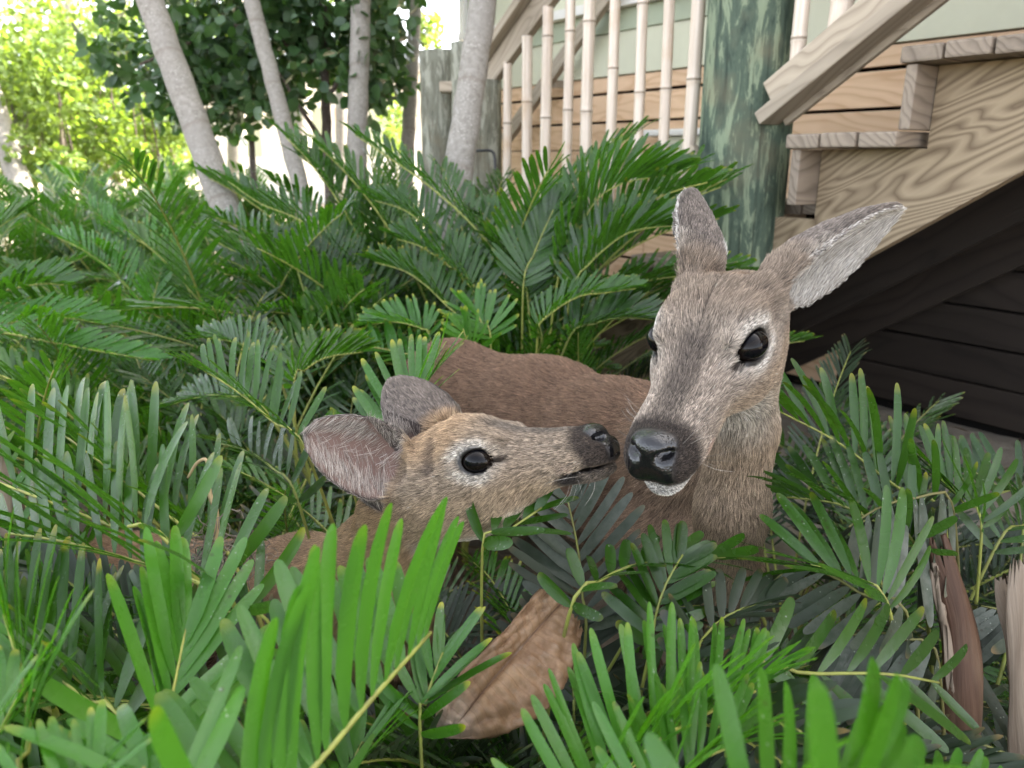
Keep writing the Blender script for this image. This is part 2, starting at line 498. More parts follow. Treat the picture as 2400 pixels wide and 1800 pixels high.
# ---- house behind the stairs
house = thing('house', 'raised house with sage green siding above a skirt of pale pine planks', 'house', S(0, 1.1, 0))
h0 = np.array(house.location)
def hb(name, mat, r0, r1, v0, v1, z0, z1, bev=0.003, label=None):
    return beam(name, mat, house, S(r0, v0, z0) - h0, (r1 - r0) * UP, (v1 - v0) * VV, (z1 - z0) * ZZ, bev, label)
RL, RR = -3.25, 5.0
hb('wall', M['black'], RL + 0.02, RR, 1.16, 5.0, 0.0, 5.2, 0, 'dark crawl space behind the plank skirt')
zt = 1.403
rows = [(1.403 - 0.075, 1.403)]
z = 1.403 - 0.075 - 0.016
while z > 0.1:
    rows.append((z - 0.131 - rng.uniform(0, .006), z - rng.uniform(0, .003))); z -= 0.140
for k, (z0, z1) in enumerate(rows):
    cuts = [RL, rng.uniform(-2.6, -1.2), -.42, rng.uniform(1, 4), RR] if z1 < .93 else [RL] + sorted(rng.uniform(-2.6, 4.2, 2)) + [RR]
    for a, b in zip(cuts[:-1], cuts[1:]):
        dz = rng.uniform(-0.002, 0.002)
        hb('plank', M['wood_shaded'] if (z1 < .93 and a > -.5) else M['wood_new'], a + 0.002, b - 0.002, 1.10 + rng.uniform(0, .004), 1.125, z0 + dz, z1 + dz + rng.uniform(-0.004, 0.002))  # low planks behind the stairs have the shade put into their wood colour
hb('siding_panel', M['siding'], RL, RR, 1.092, 1.155, 1.406, 1.612)
hb('siding_band', M['band'], RL, RR, 1.080, 1.155, 1.614, 1.716)
hb('ledge', M['white_trim'], RL - .03, RR, 1.03, 1.155, 1.718, 1.765)
z = 1.768
while z < 5.0:
    hb('siding_board', M['siding'], RL, RR, 1.09, 1.155, z, z + 0.176)
    z += 0.18
hb('corner_board', M['white_trim'], RL - .06, RL - .002, 1.06, 1.30, 1.768, 5.1)
hb('roof', M['roof'], RL - 2.0, RR + .6, 0.45, 5.6, 5.25, 5.40)  # unseen far end added past the wall to shade the distant ferns
# utility box with an overhanging lid on the skirt
rb0, zb = r_of(1508, 306, 1.0); rb1, _ = r_of(1652, 292, 1.0)
box = thing('utility_box', 'pale green utility box with a white overhanging lid against the plank skirt', 'utility box', S(rb1, 1.0, zb))
b0 = np.array(box.location)
beam('lid', M['white_trim'], box, S(rb0, 0.93, zb - 0.03) - b0, (rb1 + .25 - rb0) * UP, 0.165 * VV, 0.03 * ZZ, 0.008)
beam('body', M['siding'], box, S(rb0 + 0.17, 0.96, zb - 0.22) - b0, (rb1 + .2 - rb0 - 0.17) * UP, 0.135 * VV, 0.188 * ZZ, 0.006)

# ---- staircase
st = thing('staircase', 'weathered timber staircase with plank treads on wide grained stringers', 'staircase', S(0, 0.5, 0))
s0 = np.array(st.location)
KS = range(-5, 9)
for k in KS:
    r = k * RUN; zt = T1[2] + k * RISE
    w = 0.098
    for j in range(3):
        j0 = r + j * (w + 0.006)
        v0 = .225 if k == -1 else rng.uniform(-.004, .004)      # cut round the post
        o = beam('tread_plank', M['wood_grey'], st, S(j0, v0, zt - 0.038 + rng.uniform(-.002, .002)) - s0, (1.0 - v0) * VV, w * UP, 0.037 * ZZ, 0.006)
    beam('riser', M['wood_grey'], st, S(r + 0.012, 0.012, zt - RISE + 0.003) - s0, 0.97 * VV, 0.028 * UP, (RISE - 0.044) * ZZ, 0.004)
def stringer(v0, v1, mat, drop, name='stringer'):
    top = []
    for k in KS:
        r = k * RUN + 0.043; zt = T1[2] + k * RISE
        top += [(r, zt - RISE - 0.040), (r, zt - 0.040)]
    top.append((KS[-1] * RUN + RUN + .043, T1[2] + KS[-1] * RISE - 0.040))
    rA, rB = top[0][0], top[-1][0]
    bot = [(rA, nose(rA) - drop), (rB, nose(rB) - drop)]
    bm = bmesh.new()
    poly = top + bot[::-1]
    fa = [bm.verts.new(S(r, v0, z) - s0) for r, z in poly]
    fb = [bm.verts.new(S(r, v1, z) - s0) for r, z in poly]
    bm.faces.new(fa); bm.faces.new(fb[::-1])
    n = len(poly)
    for i in range(n):
        bm.faces.new((fa[i], fb[i], fb[(i + 1) % n], fa[(i + 1) % n]))
    bmesh.ops.recalc_face_normals(bm, faces=bm.faces)
    bmesh.ops.triangulate(bm, faces=[f for f in bm.faces if len(f.verts) > 4])
    me = bpy.data.meshes.new(name); bm.to_mesh(me); bm.free()
    co = np.array([v.co[:] for v in me.vertices]) + s0 - np.array((T1[0], T1[1], 0))
    g = np.stack((co @ EL, co @ EQ, co @ VV), 1)
    a = me.attributes.new('grain', 'FLOAT_VECTOR', 'POINT'); a.data.foreach_set('vector', g.astype(np.float32).ravel())
    return link(name, me, mat, st)
stringer(0.105, 0.145, M['wood_stringer'], 0.455)
stringer(0.50, 0.54, M['wood_shaded'], 0.50)['label'] = 'dark stringer under the middle of the treads'
stringer(0.92, 0.96, M['wood_shaded'], 0.58)['label'] = 'dark stringer beside the house wall'

# ---- railings with bamboo balusters
def railing(v, name, label, pxs, mats, bottom=True):
    t = thing(name, label, 'railing', S(0, v, 0))
    t0 = np.array(t.location)
    rA, rB = -1.42, 1.9
    def bar(nm, mat, r0, r1, dz, vo, q, vw, bev=0.005):
        return beam(nm, mat, t, S(r0, v + vo, nose(r0) + dz) - t0, (r1 - r0) * UP + (nose(r1) - nose(r0)) * ZZ, vw * VV, q * EQ, bev)
    return t, t0, bar
rail, ra0, bar = railing(0.035, 'stair_railing', 'sloping timber railing with bleached bamboo balusters along the outer edge of the stairs', None, None)
rpost, _ = r_of(1800, 290, 0.03)
bar('top_rail', M['wood_rail'], -1.50, 1.9, 1.185, 0.0, 0.085, 0.036)
bar('cap_rail', M['wood_rail'], -1.52, 1.9, 1.292, -0.04, 0.034, 0.115)
for (r0, r1) in ((-1.45, rpost - 0.22), (rpost, 1.9)):
    bar('bottom_rail', M['wood_rail'], r0, r1, 0.082, -0.045, 0.038, 0.090)
    bar('rail_face', M['wood_rail'], r0 + 0.02, r1, 0.130, -0.030, 0.058, 0.030)
    bar('under_strip', M['wood_rail'], r0 + 0.03, r1, 0.060, 0.03, 0.020, 0.02)
def baluster(P0, P1, rad, r_):
    n = 44
    t = np.linspace(0, 1, n)
    L = np.linalg.norm(P1 - P0)
    nodes = []
    p = r_.uniform(0.05, 0.22)
    while p < L:
        nodes.append(p); p += r_.uniform(0.21, 0.31)
    tt = set(t)
    for q in nodes:
        for d in (-.014, -.006, -.002, 0, .002, .006, .014):
            if 0 < q + d < L: tt.add((q + d) / L)
    t = np.array(sorted(tt))
    bul = np.zeros_like(t); nd = np.zeros_like(t); kink = np.zeros((len(t), 3))
    for q in nodes:
        x = t * L - q
        bul += 0.16 * np.exp(-(x / 0.008) ** 2) - 0.14 * np.exp(-(x / 0.0025) ** 2)
        nd = np.maximum(nd, np.exp(-(x / 0.0028) ** 2))
        kink += np.clip(x, 0, None)[:, None] * r_.normal(0, .012, 3) * np.array((1, 1, 0))
    P = P0 + (P1 - P0) * t[:, None]
    kink -= kink[-1] * t[:, None]
    V, q_, tr = tube(P + kink, rad * (1 + bul), 12)
    return mesh_np('baluster', V, [q_, tr], {'node': np.concatenate((np.repeat(nd, 12), [0, 0]))})
rr_ = np.random.default_rng(3)
for px in (1190, 1235, 1282, 1332, 1377, 1437, 1500, 1560, 1620, 1694, 1777, 1858, 1942, 2080, 2230):
    r, _ = r_of(px, 250, 0.05)
    P0 = S(r, 0.05, nose(r) + 0.10) - ra0
    P1 = S(r, 0.05, nose(r) + 1.20) - ra0
    rad = 0.019 + rr_.uniform(-.002, .003) + (0.008 if px > 1900 else 0)
    link('baluster', baluster(P0, P1, rad, rr_), M['bamboo'], rail)
# inner rail next to the house
rail2 = thing('wall_rail', 'plain brown handrail on the house side of the stairs behind the bamboo', 'handrail', S(0, 0.95, 0))
w0 = np.array(rail2.location)
rX, zX = r_of(1205, 310, 0.95); rY, zY = r_of(1420, 10, 0.95)
rise2 = (zY - zX) / (rY - rX)
beam('rail', M['wood_rail'], rail2, S(rX - .1, 0.95, zX - .1 * rise2) - w0, (rY - rX + 1.6) * UP + (rY - rX + 1.6) * rise2 * ZZ, 0.04 * VV, 0.075 * EQ, 0.005)
for q in (0.3, 1.5):
    beam('bracket', M['wood_rail'], rail2, S(rX + q, 0.985, zX + q * rise2 + 0.0) - w0, 0.035 * UP, 0.11 * VV, 0.04 * ZZ, 0.004)

# ---- timber piles
def pile(label, c, rad, z1, mat, taper=0.93, flat=True):
    n, m = 40, 30
    zz = np.linspace(-0.2, z1, m)
    r_ = np.random.default_rng(int(abs(c[0]) * 1000))
    ph = r_.uniform(0, 6, 5)
    V = []
    for z in zz:
        th = np.arange(n) * 2 * math.pi / n
        rr = rad * (1 - (1 - taper) * z / max(z1, .1)) * (1 + 0.018 * np.sin(3 * th + ph[0] + z * .8) + 0.012 * np.sin(7 * th + ph[1] - z) + 0.008 * np.sin(13 * th + ph[2] + z * 2))
        for f in (0.7, 2.9, 4.4):
            rr *= 1 - 0.05 * np.exp(-((th - f - .05 * math.sin(3 * z + f)) / 0.035) ** 2) * (0.5 + 0.5 * math.sin(1.7 * z + f * 3))
        V.append(np.stack((np.cos(th) * rr, np.sin(th) * rr, np.full(n, z)), 1))
    V = np.concatenate(V + [np.array([[0, 0, z1]])])
    i = np.arange(m - 1)[:, None] * n; j = np.arange(n)[None]
    q = np.stack((i + j, i + (j + 1) % n, i + n + (j + 1) % n, i + n + j), -1).reshape(-1, 4)
    k = np.arange(n)
    tr = np.stack((np.full(n, m * n), (m - 1) * n + k, (m - 1) * n + (k + 1) % n), 1)
    o = link('timber_pile', mesh_np('timber_pile', V, [q, tr]), mat, None, (c[0], c[1], 0))
    return tag(o, label, 'timber post')
kk = at(1752, 250, 1) - np.array((0, 0, CAM_H)); dd = (T1[:2] @ VV[:2] + 0.105) / (kk @ VV)
pc = at(1752, 250, dd)
pile('thick round post stained blue green standing at the start of the stairs', pc, 0.134, 4.9, M['pile_green'], 0.95)
p3 = at(1118, 190, 3.2); pile('grey round pile carrying the lower end of the bamboo railing', p3, 0.105, p3[2], M['pile_grey'], 0.97)
p4 = at(1030, 120, 3.75); pile('free standing flat topped grey pile with a timber block nailed to its side', p4, 0.10, p4[2], M['pile_grey'], 0.97)
p5 = at(1086, 100, 3.55); pile('slim pale pile half hidden behind the leaning trunk beside the railing', p5, 0.062, p5[2], M['pile_grey'], 0.97)
blk = at(1030, 215, 3.55)
tag(beam('timber_block', M['wood_rail'], None, blk, (0.085, -0.01, 0), (0, 0.12, 0), (0, 0, 0.045), 0.004), 'short pale timber block fixed to the side of the flat topped pile', 'timber block')
# black cable down the pile
cpts = [at(1112, 354, 3.02), at(1130, 353, 3.0), at(1148, 353, 3.0), at(1158, 362, 3.0), at(1161, 400, 3.0), at(1162, 470, 3.0), at(1160, 560, 3.02)]
V_, q_, t_ = tube(spline(cpts, 40), 0.0055, 8)
tag(link('cable', mesh_np('cable', V_, [q_, t_]), M['cable']), 'thin black cable bent down the face of the grey pile', 'cable')
# upper deck that the flight climbs to
deck = thing('upper_deck', 'timber deck at the head of the stairs', 'deck', S(3.0, 0.5, 0))
d0 = np.array(deck.location)
zd = nose(2.6) + 0.02
for k in range(18):
    beam('deck_board', M['wood_grey'], deck, S(2.62 + k * .145, -0.3, zd - .035) - d0, 0.139 * UP, 1.37 * VV, 0.035 * ZZ, 0.004)
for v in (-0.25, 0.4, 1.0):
    beam('joist', M['wood_shaded'], deck, S(2.62, v, zd - .22) - d0, 2.6 * UP, 0.04 * VV, 0.18 * ZZ, 0.004)
for r in (2.75, 5.1):
    beam('deck_post', M['wood_grey'], deck, S(r, -0.29, -0.1) - d0, 0.09 * UP, 0.09 * VV, (zd - .13) * ZZ, 0.006)

# ================================================================== TREES
def trunk_mesh(P, r0, r1, nz=60, n=16, swell=0.0, seed=0):
    r_ = np.random.default_rng(seed)
    C = spline(P, nz)
    t = np.linspace(0, 1, nz)
    rad = r0 + (r1 - r0) * t + swell * np.exp(-t / 0.03)
    V, q, tr = tube(C, rad, n)
    L = np.concatenate(([0], np.cumsum(np.linalg.norm(np.diff(C, axis=0), axis=1))))
    al = np.concatenate((np.repeat(L + r_.uniform(0, 1), n), [0, L[-1]]))
    V = V + 0.0025 * np.sin(V[:, [2, 0, 1]] * 37 + r_.uniform(0, 6, 3))
    return mesh_np('trunk', V, [q, tr], {'along': al})

def leaflet_strip(L, w, ns=6, fold=0.18, droop=0.12, prof=None, side=0.0, twist=0.0, tipw=0.25):
    """A long blunt leaflet in its own frame: x along, y across, z up."""
    if prof is None:
        s = np.array((0, .10, .30, .58, .80, .93, .98, 1.0)) if ns >= 7 else np.array((0, .13, .48, .82, .96, 1.0)) if ns >= 5 else np.linspace(0, 1, ns)
        ns = len(s)
        prof = np.interp(s, [0, .10, .30, .58, .80, .93, .98, 1.0], [.20, .60, .95, 1.0, .93, .72, .46, .5 * tipw])
    else:
        s = np.linspace(0, 1, ns)
    hw = 0.5 * w * prof
    x = L * s
    z = -droop * L * s ** 2
    y0 = side * L * s ** 2
    tw = twist * s
    V = np.zeros((ns, 3, 3))
    for k, sg in enumerate((-1, 0, 1)):
        yy = sg * hw
        zz = abs(sg) * hw * fold
        V[:, k, 0] = x
        V[:, k, 1] = y0 + yy * np.cos(tw) - zz * np.sin(tw)
        V[:, k, 2] = z + yy * np.sin(tw) + zz * np.cos(tw)
    V = V.reshape(-1, 3)
    i = np.arange(ns - 1)[:, None] * 3
    j = np.arange(2)[None]
    q = np.stack((i + j, i + 3 + j, i + 4 + j, i + 1 + j), -1).reshape(-1, 4)
    return V, q, np.repeat(s, 3), np.tile((-1.0, 0, 1.0), ns)

def frond_geo(C, Ahint, pairs, L, w, rs, t0=0.3, vdeg=45, ang=(70, 30), droop=0.12, jit=0.12, fold=0.18, rad=0.004, ns=6,
              Lprof=((0, .55), (.15, .9), (.45, 1), (.8, .85), (1, .55)), tone=(.2, .8), dust=0.0, tip=0.3, miss=0.0, side=0.06, sides=(1, -1), hang=0.0):
    """-> rachis (V, faces, data), leaflets [(origin, V, quads, data, across)]; data = tone, along, dust, tip."""
    Ahint = np.asarray(Ahint, float)
    n = len(C)
    T = np.gradient(C, axis=0); T /= np.linalg.norm(T, axis=1)[:, None] + 1e-12
    s = np.linspace(0, 1, n)
    V, q, tr = tube(C, rad * (1.15 - 0.85 * s), 6)
    base_tone = rs.uniform(*tone)
    rd = np.tile((base_tone, 0, dust, 0), (len(V), 1))
    out = []
    lp = np.array(Lprof)
    for i in range(pairs):
        f = (i + .5) / pairs
        for sg in sides:
            if rs.random() < miss: continue
            u = t0 + (1 - t0) * np.clip(f + rs.uniform(-.3, .3) / pairs, 0, 1) ** 0.94
            p = np.array([np.interp(u, s, C[:, k]) for k in range(3)])
            t = nrm([np.interp(u, s, T[:, k]) for k in range(3)])
            A = nrm(Ahint - t * Ahint.dot(t))
            B = np.cross(t, A)
            a = R(np.interp(f, (0, 1), ang) + rs.normal(0, 60 * jit * .5))
            vv = R(vdeg + rs.normal(0, 70 * jit))
            d = nrm(t * math.cos(a) + math.sin(a) * (sg * B * math.cos(vv) + A * math.sin(vv)) + np.array((0, 0, -hang)))
            wd = nrm(t - d * t.dot(d)) * sg
            nn = np.cross(d, wd)
            if nn.dot(A) < 0: nn, wd = -nn, -wd
            l = L * np.interp(f, lp[:, 0], lp[:, 1]) * rs.uniform(.9, 1.08)
            lv, lq, al, ac = leaflet_strip(l, w * rs.uniform(.85, 1.12), ns, fold + rs.normal(0, .05), droop + rs.normal(0, .08), side=side * (1 if wd.dot(t) > 0 else -1) * rs.uniform(.2, 1.6), twist=rs.normal(0, 1.6 * jit), tipw=rs.uniform(.18, .4))
            W = lv[:, :1] * d + lv[:, 1:2] * wd + lv[:, 2:] * nn
            tn = np.clip(base_tone + rs.normal(0, .13), 0, 1)
            dt = np.clip(dust + rs.normal(0, .5 * dust), 0, 1) if dust else 0.0
            tp = float(np.clip(tip + rs.normal(0, .16), 0, 1)) if tip else 0.0
            dat = np.stack((np.full(len(al), tn), al, np.full(len(al), dt), np.full(len(al), tp)), 1)
            out.append((p, W, lq, dat, ac))
    return (V, [q, tr], rd), out

def frond_mesh_joined(geo, name='frond'):
    (V, F, rd), lf = geo
    Vs, Q, D, A = [V], [F[0]], [rd], [np.zeros(len(V))]
    mi = [np.zeros(len(F[0]) + len(F[1]), int)]
    o = len(V)
    for p, W, q, d, ac in lf:
        Vs.append(W + p); Q.append(q + o); D.append(d); A.append(ac); o += len(W)
    nq = sum(len(q) for q in Q)
    me = mesh_np(name, np.concatenate(Vs), [np.concatenate(Q), F[1]], {'leafdata': np.concatenate(D), 'across': np.concatenate(A)})
    idx = np.ones(nq + len(F[1]), np.int32)
    idx[:len(F[0])] = 0; idx[nq:] = 0
    me.polygons.foreach_set('material_index', idx)
    return me

def palm_crown(parent, top, tdir, seed, n=8, size=1.5):
    r_ = np.random.default_rng(seed)
    for k in range(n):
        az = k * 2 * math.pi / n + r_.uniform(-.3, .3)
        h = np.array((math.cos(az), math.sin(az), 0))
        el = r_.uniform(.2, 1.0)
        C = spline([top, top + (h * .45 + ZZ * .5 * (el + .4)) * size * .6, top + (h * .95 + ZZ * .38 * el) * size, top + (h * 1.25 - ZZ * (.55 - .4 * el)) * size], 18)
        g = frond_geo(C, ZZ + .3 * h, 22, .5 * size * .7, .035, r_, .2, 20, (60, 30), .25, ns=4, rad=.018)
        me = frond_mesh_joined(g)
        o = link('frond', me, M['rachis'], parent); me.materials.append(M['frond'])

def palm(label, pts, w_px, depth, height, seed, crown=True, group=None, mat='palm_bark'):
    """pts: two points on the axis (photo pixels) at this depth; carried down to the soil and up to the crown."""
    A, B = at(*pts[0], depth[0]), at(*pts[1], depth[1])      # upper, lower
    dr = B - A
    base = A + dr * ((A[2] + 0.15) / -dr[2])
    up = nrm(A - B)
    top = base + up * (height / up[2])
    lean = np.array((up[0], up[1], 0)) * 0.12 * height
    mid = (base + top) / 2
    top2 = top - lean * 0.8
    t = thing('palm_tree', label, 'palm tree', (base[0], base[1], 0), group)
    b0 = np.array(t.location)
    r = w_px / FPX * depth[1] / 2
    C = [base - b0, A + (B - A) * .5 - b0, A - b0, A + (top2 - A) * .5 + lean * .1 - b0, top2 - b0]
    link('trunk', trunk_mesh(C, r * 1.06, r * .72, 70, 18, r * .35, seed), M[mat], t)
    if crown:
        cr = link('crown', trunk_mesh([top2 - b0, top2 + up * .35 - b0], r * .8, r * .5, 8, 10), M['frond'], t)
        palm_crown(cr, top2 + up * .3 - b0, up, seed, 8, 1.5)
    return t
palm('stout ringed grey palm trunk leaning across in front of the dark leafed tree', ((352, 0), (540, 520)), 68, (3.1, 3.0), 4.8, 11)
palm('slim grey palm trunk curving down between the stout leaner and the upright trunk', ((590, 0), (702, 430)), 40, (3.75, 3.65), 5.0, 12)
palm('upright pale ringed palm trunk rising straight out of the coontie bed', ((846, 0), (832, 500)), 49, (3.9, 3.8), 5.2, 13)
palm('thin pinkish grey palm trunk beside the flat topped pile', ((974, 0), (951, 430)), 33, (5.0, 4.9), 5.4, 14)
palm('rough grey palm trunk leaning over the bamboo railing post', ((1133, 0), (1072, 420)), 72, (2.75, 2.65), 4.4, 15)
palm('leaning grey palm trunk at the edge of the sunlit shrubs', ((-6, 270), (52, 450)), 52, (7.0, 6.9), 5.5, 16)
for k, (px, y, w, d, lb) in enumerate(((556, 330, 44, 9.5, 'pale distant palm trunk seen beneath the dark leafed tree'), (708, 330, 46, 9.0, 'distant palm trunk standing in bright sand behind the curving trunk'),
                                       (803, 300, 32, 8.0, 'distant palm trunk just beside the upright pale trunk'))):
    palm(lb, ((px - 2, 0), (px, y + 80)), w, (d, d), 6.5, 20 + k)
for k, (px, d) in enumerate(((78, 13.0), (160, 14.0), (268, 12.5))):
    palm(('faint palm trunk above the sunlit shrubs nearest the frame corner', 'faint tilted palm trunk above the middle of the sunlit shrubs', 'faint palm trunk above the shrubs beside the dark leafed tree')[k], ((px + 14 * k, -40), (px - 10, 200)), 36, (d, d), 8, 30 + k)

def round_leaf(L, r_):
    """A leathery roundish leaf, folded a little along the midrib."""
    s = np.linspace(0, 1, 5)
    return leaflet_strip(L, L * r_.uniform(.62, .82), 5, r_.uniform(0, .35), r_.uniform(-.05, .25), prof=np.array((.12, .85, 1.0, .8, .12)), twist=r_.normal(0, .2))
def scatter_leaves(cl, n, size, r_, axis_w=(1, 1, 1), up=0.3):
    """cl: [(centre, radius)] -> list of (p, W, q, data, across) leaves in the clumps, denser at the rim."""
    wts = np.array([c[1] ** 2 for c in cl]); wts /= wts.sum()
    out = []
    for k in r_.choice(len(cl), n, p=wts):
        c, rad = cl[k]
        d = nrm(r_.normal(0, 1, 3))
        p = c + d * rad * r_.uniform(.25, 1) ** .5 * np.array(axis_w)
        x = nrm(d * .7 + r_.normal(0, .6, 3) + np.array((0, 0, -.1)))
        nn = nrm(r_.normal(0, .7, 3) + np.array((0, 0, up)) + d * .35)
        nn = nrm(nn - x * nn.dot(x)); y = np.cross(nn, x)
        lv, q, al, ac = round_leaf(size * r_.uniform(.7, 1.2), r_)
        W = lv[:, :1] * x + lv[:, 1:2] * y + lv[:, 2:] * nn
        tn = r_.random()
        out.append((p, W, q, np.stack((np.full(len(al), tn), al, np.zeros(len(al)), np.full(len(al), float(r_.random() < .08))), 1), ac))
    return out
def leaves_mesh(lf, name, off):
    Vs, Q, D, A, o = [], [], [], [], 0
    for p, W, q, d, ac in lf:
        Vs.append(W + p - off); Q.append(q + o); D.append(d); A.append(ac); o += len(W)
    return mesh_np(name, np.concatenate(Vs), np.concatenate(Q), {'leafdata': np.concatenate(D), 'across': np.concatenate(A)})

# ---- dark tree with round leaves
tr_ = np.random.default_rng(5)
base = at(772, 440, 4.4); base[2] = 0
tree = thing('round_leaf_tree', 'dark tree with leathery round leaves and a thin forked trunk behind the palms', 'tree', base)
tb = np.array(tree.location)
tk = link('trunk', trunk_mesh([np.zeros(3), at(770, 400, 4.4) - tb, at(764, 250, 4.4) - tb, at(760, 120, 4.4) - tb, at(752, -150, 4.4) - tb, at(740, -420, 4.4) - tb], .034, .018, 40, 12, .01), M['dark_bark'], tree)
for L_ in (([760, 340], [735, 300], [705, 255], [640, 150]), ([764, 230], [820, 150], [880, 60]), ([760, 130], [690, 40], [600, -60]), ([762, 180], [700, 120], [560, 60], [420, 110], [330, 150]), ([640, 150], [540, 190], [480, 240])):
    link('limb', trunk_mesh([at(x, y, 4.4 - .1 * i) - tb for i, (x, y) in enumerate(L_)], .017, .007, 20, 8), M['dark_bark'], tree)
link('stem', trunk_mesh([at(592, 470, 4.6) * np.array((1, 1, 0)) - tb, at(592, 380, 4.6) - tb, at(590, 250, 4.6) - tb, at(575, 80, 4.6) - tb], .022, .014, 24, 10), M['dark_bark'], tree)
CL = []
for x, y, r in ((300, 110, 60), (370, 200, 75), (440, 120, 95), (480, 230, 60), (520, 60, 120), (560, 190, 85), (640, 70, 120), (650, 190, 60), (720, 160, 70), (740, 40, 120), (830, 70, 100), (880, 150, 80), (930, 60, 80), (930, 180, 55), (520, 290, 35), (560, 270, 40), (430, 280, 40), (870, 225, 40), (290, 40, 60), (610, 220, 45), (500, -60, 140), (700, -90, 160), (860, -60, 130), (400, -30, 110), (260, 160, 40), (240, 110, 40), (330, 180, 60), (420, 190, 80), (560, 130, 110), (480, 160, 90), (680, 120, 100), (780, 120, 90), (860, 120, 90), (420, 250, 50), (500, 265, 55), (620, 245, 50), (700, 230, 45), (560, 300, 38), (830, 200, 60), (900, 205, 50), (660, 275, 38), (450, 300, 35), (600, -260, 200), (780, -280, 200)):
    for k in range(3):
        c = at(x + tr_.uniform(-.4, .4) * r, y + tr_.uniform(-.4, .4) * r, 4.4 + tr_.uniform(-.5, .55))
        CL.append((c, r / FPX * 4.4 * tr_.uniform(.6, .95)))
lf = scatter_leaves(CL, 6000, .078, tr_, up=.5)
lf.sort(key=lambda l: l[0][1] + (3 if l[0][2] > 1.75 else 0))
cr = link('crown', leaves_mesh(lf[300:], 'crown', tb), M['round_leaf'], tree)
cr['kind'] = 'stuff'
for l in lf[:300]:
    p, W, q, d, ac = l
    link('leaf', mesh_np('leaf', W, q, {'leafdata': d, 'across': ac}), M['round_leaf'], tree, p - tb)

# ---- sunlit shrubs
def shrub(label, clumps, depth, n, seed, stems, size=.07):
    r_ = np.random.default_rng(seed)
    cx = np.mean([c[0] for c in clumps])
    base = at(cx, 430, depth); base[2] = 0
    t = thing('shrub', label, 'shrub', base, 'sunlit shrubs beyond the shade')
    b0 = np.array(t.location)
    CL = []
    for x, y, r in clumps:
        for k in range(4):
            CL.append((at(x + r_.uniform(-.5, .5) * r, y + r_.uniform(-.5, .5) * r, depth + r_.uniform(-.7, .7)), r / FPX * depth * r_.uniform(.5, .9)))
    link('foliage', leaves_mesh(scatter_leaves(CL, n, size, r_, up=.2), 'foliage', b0), M['sun_leaf'], t)
    parts = []
    for k in range(stems):
        x0 = r_.uniform(-.3, .3); c = CL[r_.integers(len(CL))][0]
        a = np.array((c[0] * .6 + base[0] * .4 + x0, base[1] + r_.uniform(-.4, .4), 0))
        parts.append(tube(spline([a - b0, (a + c) / 2 + r_.normal(0, .1, 3) - b0, c - b0], 10), np.linspace(.012, .004, 10), 6))
    V, F = join(parts)
    s = link('stems', mesh_np('stems', V, F, {'along': np.zeros(len(V))}), M['dark_bark'], t); s['kind'] = 'stuff'
shrub('tall yellow green shrub catching full sun nearest the frame edge', [(20, 160, 90), (60, 250, 80), (30, 330, 70), (110, 190, 80), (130, 300, 70), (40, 390, 50), (130, 380, 50)], 7.6, 4200, 41, 26)
shrub('yellow green sunlit shrub with thin bare stems showing through', [(180, 140, 80), (210, 240, 90), (180, 330, 60), (250, 300, 70), (270, 90, 60), (220, 380, 50), (290, 370, 50)], 8.2, 4200, 42, 30)
shrub('low sunlit shrub glowing beneath the dark tree', [(330, 290, 60), (370, 340, 50), (300, 350, 50), (400, 300, 45), (380, 390, 45), (330, 400, 40)], 8.8, 2600, 43, 20)
shrub('high sunlit foliage mass behind the faint palms', [(60, 20, 110), (220, 10, 110), (380, 20, 100), (330, 90, 70), (140, 70, 80), (480, 40, 80), (700, 10, 80)], 11.5, 2600, 44, 8, .10)
shrub('small bright shrub glimpsed between the thin trunk and the flat topped pile', [(1005, 60, 40), (1010, 100, 30), (930, 260, 40), (925, 310, 35)], 9.5, 700, 45, 4)

# ---- far-off wood that closes the horizon
def far_wood():
    r_ = np.random.default_rng(61)
    lf = []
    for k in range(5200):
        az = r_.uniform(-2.3, .95)
        d = r_.uniform(42, 60)
        top = 3.6 + 1.3 * math.sin(az * 9) + .9 * math.sin(az * 23 + 1) + .6 * math.sin(az * 51)
        p = np.array((math.sin(az) * d, math.cos(az) * d, r_.uniform(0, 1) ** .7 * top))
        x = nrm(r_.normal(0, 1, 3)); nn = nrm(np.cross(x, r_.normal(0, 1, 3))); y = np.cross(nn, x)
        lv, q, al, ac = round_leaf(r_.uniform(.7, 1.5), r_)
        lf.append((p, lv[:, :1] * x + lv[:, 1:2] * y + lv[:, 2:] * nn, q, np.stack((np.full(len(al), r_.random()), al, al * 0, al * 0), 1), ac))
    tag(link('far_wood', leaves_mesh(lf, 'far_wood', np.zeros(3)), M['sun_leaf']), kind='stuff')
far_wood()

# ---- pale cottage far behind
cot0 = at(745, 400, 17.0); cot0[2] = 0
cot = thing('cottage', 'far white cottage with a tiled awning seen between the palm trunks', 'cottage', cot0)
def cb(name, mat, x0, x1, y0, y1, z0, z1): return beam(name, mat, cot, (x0, y0, z0), (x1 - x0, 0, 0), (0, y1 - y0, 0), (0, 0, z1 - z0), 0.01)
cb('wall', M['white_trim'], -2.6, 2.6, 0, 4, 0, 2.7)
for x in (-1.9, -.5, 1.2): cb('window', M['band'], x, x + .7, -.04, .02, 1.0, 2.0)
cb('door', M['wood_new'], .45, 1.05, -.05, .02, 0, 2.0)
cb('roof', M['roof'], -3.1, 3.1, -.5, 4.5, 2.7, 2.85)
cb('awning', M['wood_new'], -2.3, -.2, -.9, -.02, 2.25, 2.33)

